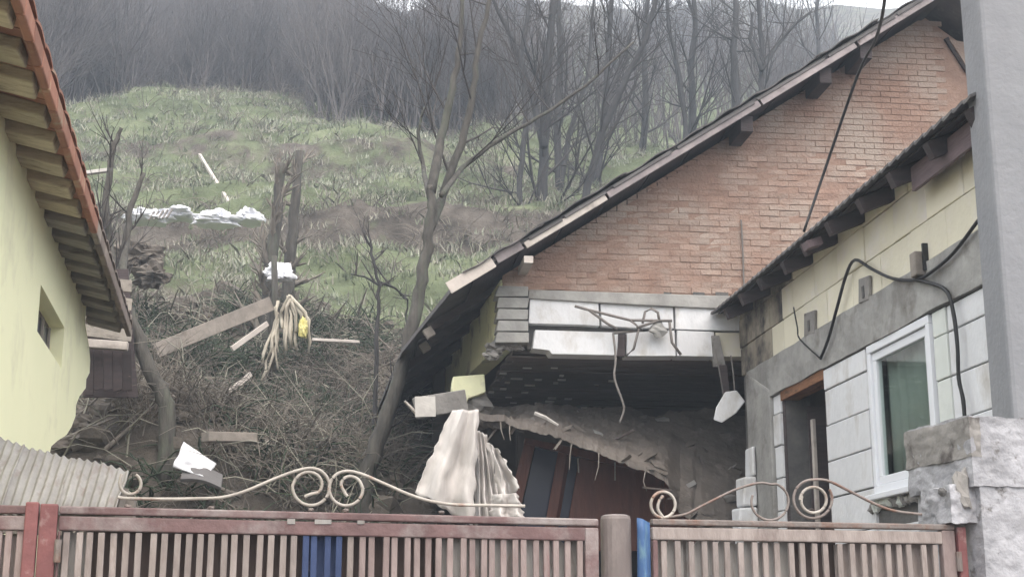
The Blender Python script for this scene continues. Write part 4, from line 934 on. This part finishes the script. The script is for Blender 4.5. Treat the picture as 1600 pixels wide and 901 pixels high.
# ================================================================== DEBRIS ON THE SLIDE
def plank(label, a, b, w_, h_, mat='wood_grey', name='plank', jit=.03): 
    return tag(MB().beam(a, b, w_, h_, jit=jit).build(name, mat, None, bevel=.006), label, 'plank' if name != 'stick' else 'stick')
plank('long weathered plank slanting across the landslide up to the round post', P(243, 548, 18.6), P(424, 474, 19.4), .05, .2, 'wood_grey', jit=.02)
plank('short pale board lying flat below the landslide', P(320, 682, 15.2), P(396, 684, 15.5), .18, .1, 'wood_grey')
plank('thin pale stick upright in the weeds', P(416, 686, 16.1), P(424, 716, 16.1), .05, .05, 'wood_pale', 'stick')
plank('thin board under the long plank, tilted the same way', P(362, 545, 18.8), P(418, 505, 19.1), .04, .07, 'wood_pale')
plank('broken lath pointing down left below the vines', P(358, 612, 18.0), P(392, 584, 18.2), .04, .06, 'wood_pale')
plank('thin pole lying on the upper green slope', P(312, 242, 36), P(360, 320, 30.6), .07, .07, 'wood_pale', 'stick')
plank('crooked pale branch lying right of the yellow plastic', P(488, 530, 18.9), P(562, 534, 18.8), .05, .04, 'wood_pale', 'stick', .1)
plank('small white board on the bank by the orange eave', P(122, 272, 20.0), P(170, 266, 20.2), .12, .05, 'plaster_bits', 'board')
def sack(label, u, v, Y, rx, rzz, seed, mat='bag', name='white_sack', cat='sack', ry=.3):
    c = P(u, v, Y); return tag(MB().crumple(c, (rx * 1.25, ry * 1.2, rzz * 1.3), seed).build(name, mat, None), label, cat)
sack('longest white sheet of plastic at the left end of the row on the terrace', 232, 341, 24.6, .32, .13, 1, name='plastic_sheet', cat='plastic sheet')
sack('folded white plastic with dark stripes, second from the left', 278, 336, 24.8, .27, .1, 2, name='plastic_sheet', cat='plastic sheet')
sack('plump bluish white sack in the middle of the terrace', 336, 345, 24.6, .36, .13, 3)
sack('small rounded white sack beside the vine covered trunk', 389, 342, 24.9, .22, .13, 4)
sack('white sack hanging behind the dark round post', 436, 428, 20.6, .19, .14, 5, ry=.12)
for i in range(5):
    a = P(233 + i * 7, 344 - i, 24.2); b = P(241 + i * 7, 331 - i, 24.28)
    if i == 0: stp = thing('striped_strip', a, 'dark striped scrap lying on the left white plastic', 'scrap')
    MB().tube([a, b], .02, 5).build('stripe', 'cable_grey', stp)
# rags hanging from the post
rg = thing('hanging_rags', P(460, 560, 19.2), 'straw coloured rags hanging beside the dark round post', 'rags')
for i in range(11):
    u = 440 + i * 4.2 + rnd(-2, 2); l = rnd(40, 95); pts = [P(lerp(452, u, min(1, k / 2)) + rnd(-2, 2), 460 + rnd(0, 6) + l * k / 5, 19.3 + rnd(-.06, .06)) for k in range(6)]
    MB().tube(pts, [rnd(.012, .03) for _ in pts], 5).build('rag_strand', 'rag', rg, smooth=True)
for i in range(6):
    pts = [P(432 - 12 * k / 5 * (i % 3) + rnd(-3, 3), 470 + i * 9 + 16 * k, 19.4 + rnd(-.05, .05)) for k in range(6)]
    MB().tube(pts, [rnd(.01, .024) for _ in pts], 5).build('rag_strand', 'rag', rg, smooth=True)
sack('crumpled yellow plastic at the foot of the rags', 474, 515, 19.2, .05, .15, 8, 'yellow_plastic', 'yellow_plastic_bag', 'bag', .08)
pw = MB().grid(lambda a, b: P(lerp(270, 322, a) + 12 * b, lerp(706, 732, a) + lerp(22, -22, b) * (1 - .4 * a), 14.9) + V((0, .1 * noise.noise(V((a * 3, b * 3, 2))) + .3 * b, 0)), 14, 10, (0, .01, -.01)).build('plastic_sheet', 'bag', None, smooth=True); tag(pw, 'bluish white plastic panel lying in the debris near the left scroll', 'panel')
db = MB().grid(lambda a, b: P(lerp(282, 345, a), lerp(738, 752, a) - lerp(-10, 14, b), 14.8) + V((0, .25 * b, .04 * math.sin(a * 3))), 10, 4, (0, .02, -.03)).build('dark_panel', 'roof_sheet', None); tag(db, 'dark crumpled sheet under the bluish white panel', 'panel')
for i, (u, v, Y, r) in enumerate(((212, 400, 20.5, .26), (236, 432, 20.0, .2))):
    tag(MB().lump(P(u, v, Y), (r * 1.3, r, r * .8), i + 20, .9, 26, 18).build('earth_lump', 'stone', None), ['large brown lump of earth hanging at the top of the slide', 'brown lump of earth beside the largest one', 'lower brown lump of earth on the slide face', 'small earth lump near the bluish panel'][i], 'earth')

# ================================================================== STUFF: grass, weeds, brush, thicket
def scatter(n, x0, x1, y0, y1, keep):
    o = []
    while len(o) < n:
        x, y = rnd(x0, x1), rnd(y0, y1)
        if x > .1 + y * .36 + 3 or x < -y * .26 - 1: continue
        if .6 < x < 11 and y < 18.9: continue
        if x < -1.2 - (14 - y) * 0.0 and y < 14.4: continue
        if keep(x, y): o.append((x, y, hz(x, y)))
    return np.array(o)
def blades(name, mat, pts, h0, h1, wd_, per, lean, kind_label, spread=.12):
    N = len(pts) * per; c = np.repeat(pts, per, 0) + np.column_stack([RNG.normal(0, spread, N), RNG.normal(0, spread, N), np.full(N, -.03)])
    an = RNG.uniform(0, 2 * np.pi, N); h = RNG.uniform(h0, h1, N); le = RNG.uniform(.1, lean, N) * h; an2 = RNG.uniform(0, 2 * np.pi, N)
    side = np.column_stack([np.cos(an), np.sin(an), np.zeros(N)]) * (wd_ * RNG.uniform(.6, 1.3, N))[:, None]
    tip = c + np.column_stack([np.cos(an2) * le, np.sin(an2) * le, h])
    mid = c + np.column_stack([np.cos(an2) * le * .35, np.sin(an2) * le * .35, h * .6])
    vs = np.stack([c - side, c + side, mid + side * .7, tip, mid - side * .7], 1).reshape(-1, 3)
    fs = np.arange(N)[:, None] * 5 + np.array([[0, 1, 2, 3, 4]]); o = raw_mesh(name, mat, vs, fs); return tag(o, kind_label, 'grass', kind='stuff')
blades('grass', 'grass', scatter(4600, -12, 15, 22.5, 46, lambda x, y: random.random() < turf(x, y) * (1 if noise.noise(V((x, y, 0)) * .8) > -.25 else .25)), .06, .2, .016, 14, .9, 'short pale green grass on the terraces')
blades('dry_grass', 'straw', scatter(2300, -12, 15, 22, 46, lambda x, y: random.random() < .25 + .7 * (noise.noise(V((x, y * 1.6, 4)) * .7) > .12)), .08, .3, .013, 12, 1.4, 'dry straw-coloured grass tufts on the terraces')
# brambles and dead weeds on the slide
def weeds(name, mat, pts, per, h0, h1, r, lab):
    A, B, r0, r1 = [], [], [], []
    for (x, y, z) in pts:
        for _ in range(per):
            p = V((x + rnd(-.2, .2), y + rnd(-.2, .2), z - .05)); d = V((rnd(-.8, .8), rnd(-.8, .4), rnd(.4, 1))).normalized(); h = rnd(h0, h1); rr = r * rnd(.6, 1.3)
            for k in range(4):
                q = p + d * h / 4; A.append(p); B.append(q); r0.append(rr * (1 - k * .2)); r1.append(rr * (1 - (k + 1) * .2)); p = q
                d = (d + V((rnd(-.5, .5), rnd(-.5, .5), -.38))).normalized()
    o = segs_mesh(name, mat, A, B, r0, r1, 3); return tag(o, lab, 'weeds', kind='stuff')
weeds('dead_weeds', 'weed', scatter(820, -6, 2.2, 14.8, 23.5, lambda x, y: random.random() < (1 if x > -2.6 and y < 20.5 else .2) * (1 if noise.noise(V((x, y, 2)) * .8) > .0 else .12)), 7, .4, 1.1, .009, 'tangled dead weeds and brambles over the landslide')
weeds('green_brambles', 'weed_green', scatter(560, -5, 2, 14.8, 23, lambda x, y: noise.noise(V((x, y, 9)) * .6) > .05 or (x > -1.6 and y < 18 and random.random() < .6)), 8, .3, .8, .016, 'dark green brambles in the debris')
weeds('pale_stalks', 'straw', scatter(190, -5, 1.2, 15, 23, lambda x, y: True), 2, .5, 1.5, .012, 'pale dry stalks leaning over the landslide')
weeds('bank_brush', 'weed', scatter(1000, -11, 14, 26, 46, lambda x, y: turf(x, y) < .5 or random.random() < .16), 6, .25, 1.0, .012, 'brown brush along the terrace banks')
# broken branches strewn about
A, B, r0, r1 = [], [], [], []
for (x, y, z) in scatter(260, -6, 1.5, 14.8, 23, lambda x, y: True):
    d = V((rnd(-1, 1), rnd(-1, .3), rnd(-.1, .5))).normalized() * rnd(.2, .8); p = V((x, y, z + .05)); A.append(p); B.append(p + d); r0.append(rnd(.012, .035)); r1.append(.008)
tag(segs_mesh('broken_branches', 'wood_grey', A, B, r0, r1, 5), 'broken branches strewn over the landslide', 'branches', kind='stuff')
cl = MB()
for i, (x, y, z) in enumerate(scatter(1900, -6, 2, 14.8, 24, lambda x, y: True)): r = rnd(.03, .11) * (2.1 if random.random() < (.16 if x < -1.8 else .06) else 1); cl.lump((x, y, z + r * .2), (r * 1.2, r, r * .8), i, .7, 6, 4)
tag(cl.build('earth_clods', 'stone', None), 'clods of earth and rubble on the landslide', 'rubble', kind='stuff')
# thicket on the upper slope, a mass of bare shrubs
tmpl = []
for k in range(8):
    sg_ = []
    for j in range(5): grow(sg_, V((rnd(-.3, .3), rnd(-.3, .3), -.1)), V((rnd(-.35, .35), rnd(-.35, .35), 1)), rnd(1.6, 2.6), .032, 2, .35, .55, .14)
    tmpl.append((np.array([s[0] for s in sg_]), np.array([s[1] for s in sg_]), np.array([s[2] for s in sg_]), np.array([s[3] for s in sg_])))
AA, BB, RA, RB = [], [], [], []
n = 0
while n < 1500:
    y = 41 + (118 - 41) * random.random() ** 1.5; x = rnd(-.24 * y - 3, .47 * y + 3)
    if y < 47 and random.random() > .35 + .65 * (noise.noise(V((x, y, 7)) * .25) > 0): continue
    if y < 46 and -9 < x < -1.5: continue
    if x > .1 * y and random.random() < .9: continue
    if y > 108: continue
    a, b, ra_, rb2 = tmpl[random.randrange(8)]; th = rnd(0, 6.28); sc_ = rnd(.75, 1.5) * (1 + (y - 41) / 160)
    if y > 46 and (abs(x - 3.8 * y / 134) < 3.2 * y / 134 + 1 or abs(x - 55.5 * y / 134) < 4.5 * y / 134 + 1): sc_ *= .4
    rm = np.array([[math.cos(th), -math.sin(th), 0], [math.sin(th), math.cos(th), 0], [0, 0, 1]]) * sc_; o = np.array([x, y, hz(x, y) - .05])
    AA.append(a @ rm.T + o); BB.append(b @ rm.T + o); fat = sc_ * (1 + (y - 41) / 90); RA.append(np.maximum(ra_ * fat, .006)); RB.append(np.maximum(rb2 * fat, .006)); n += 1
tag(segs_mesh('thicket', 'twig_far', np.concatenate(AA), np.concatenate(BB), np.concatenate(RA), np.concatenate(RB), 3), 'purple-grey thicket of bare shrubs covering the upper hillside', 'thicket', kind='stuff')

# ------------------------------------------------------------------ the hazy air
HZ = bpy.data.materials.new('haze'); HZ.use_nodes = True; t = HZ.node_tree
t.nodes.remove(t.nodes['Principled BSDF']); pv = t.nodes.new('ShaderNodeVolumePrincipled')
pv.inputs['Color'].default_value = (.7, .83, 1, 1); pv.inputs['Density'].default_value = .0035; pv.inputs['Anisotropy'].default_value = .2
t.links.new(pv.outputs[0], t.nodes['Material Output'].inputs['Volume'])
hb = MB().box((-300, -110, -2), (300, 340, 75)).build('haze', HZ, None); tag(hb, 'pale bluish haze in the valley air', 'haze', kind='stuff')
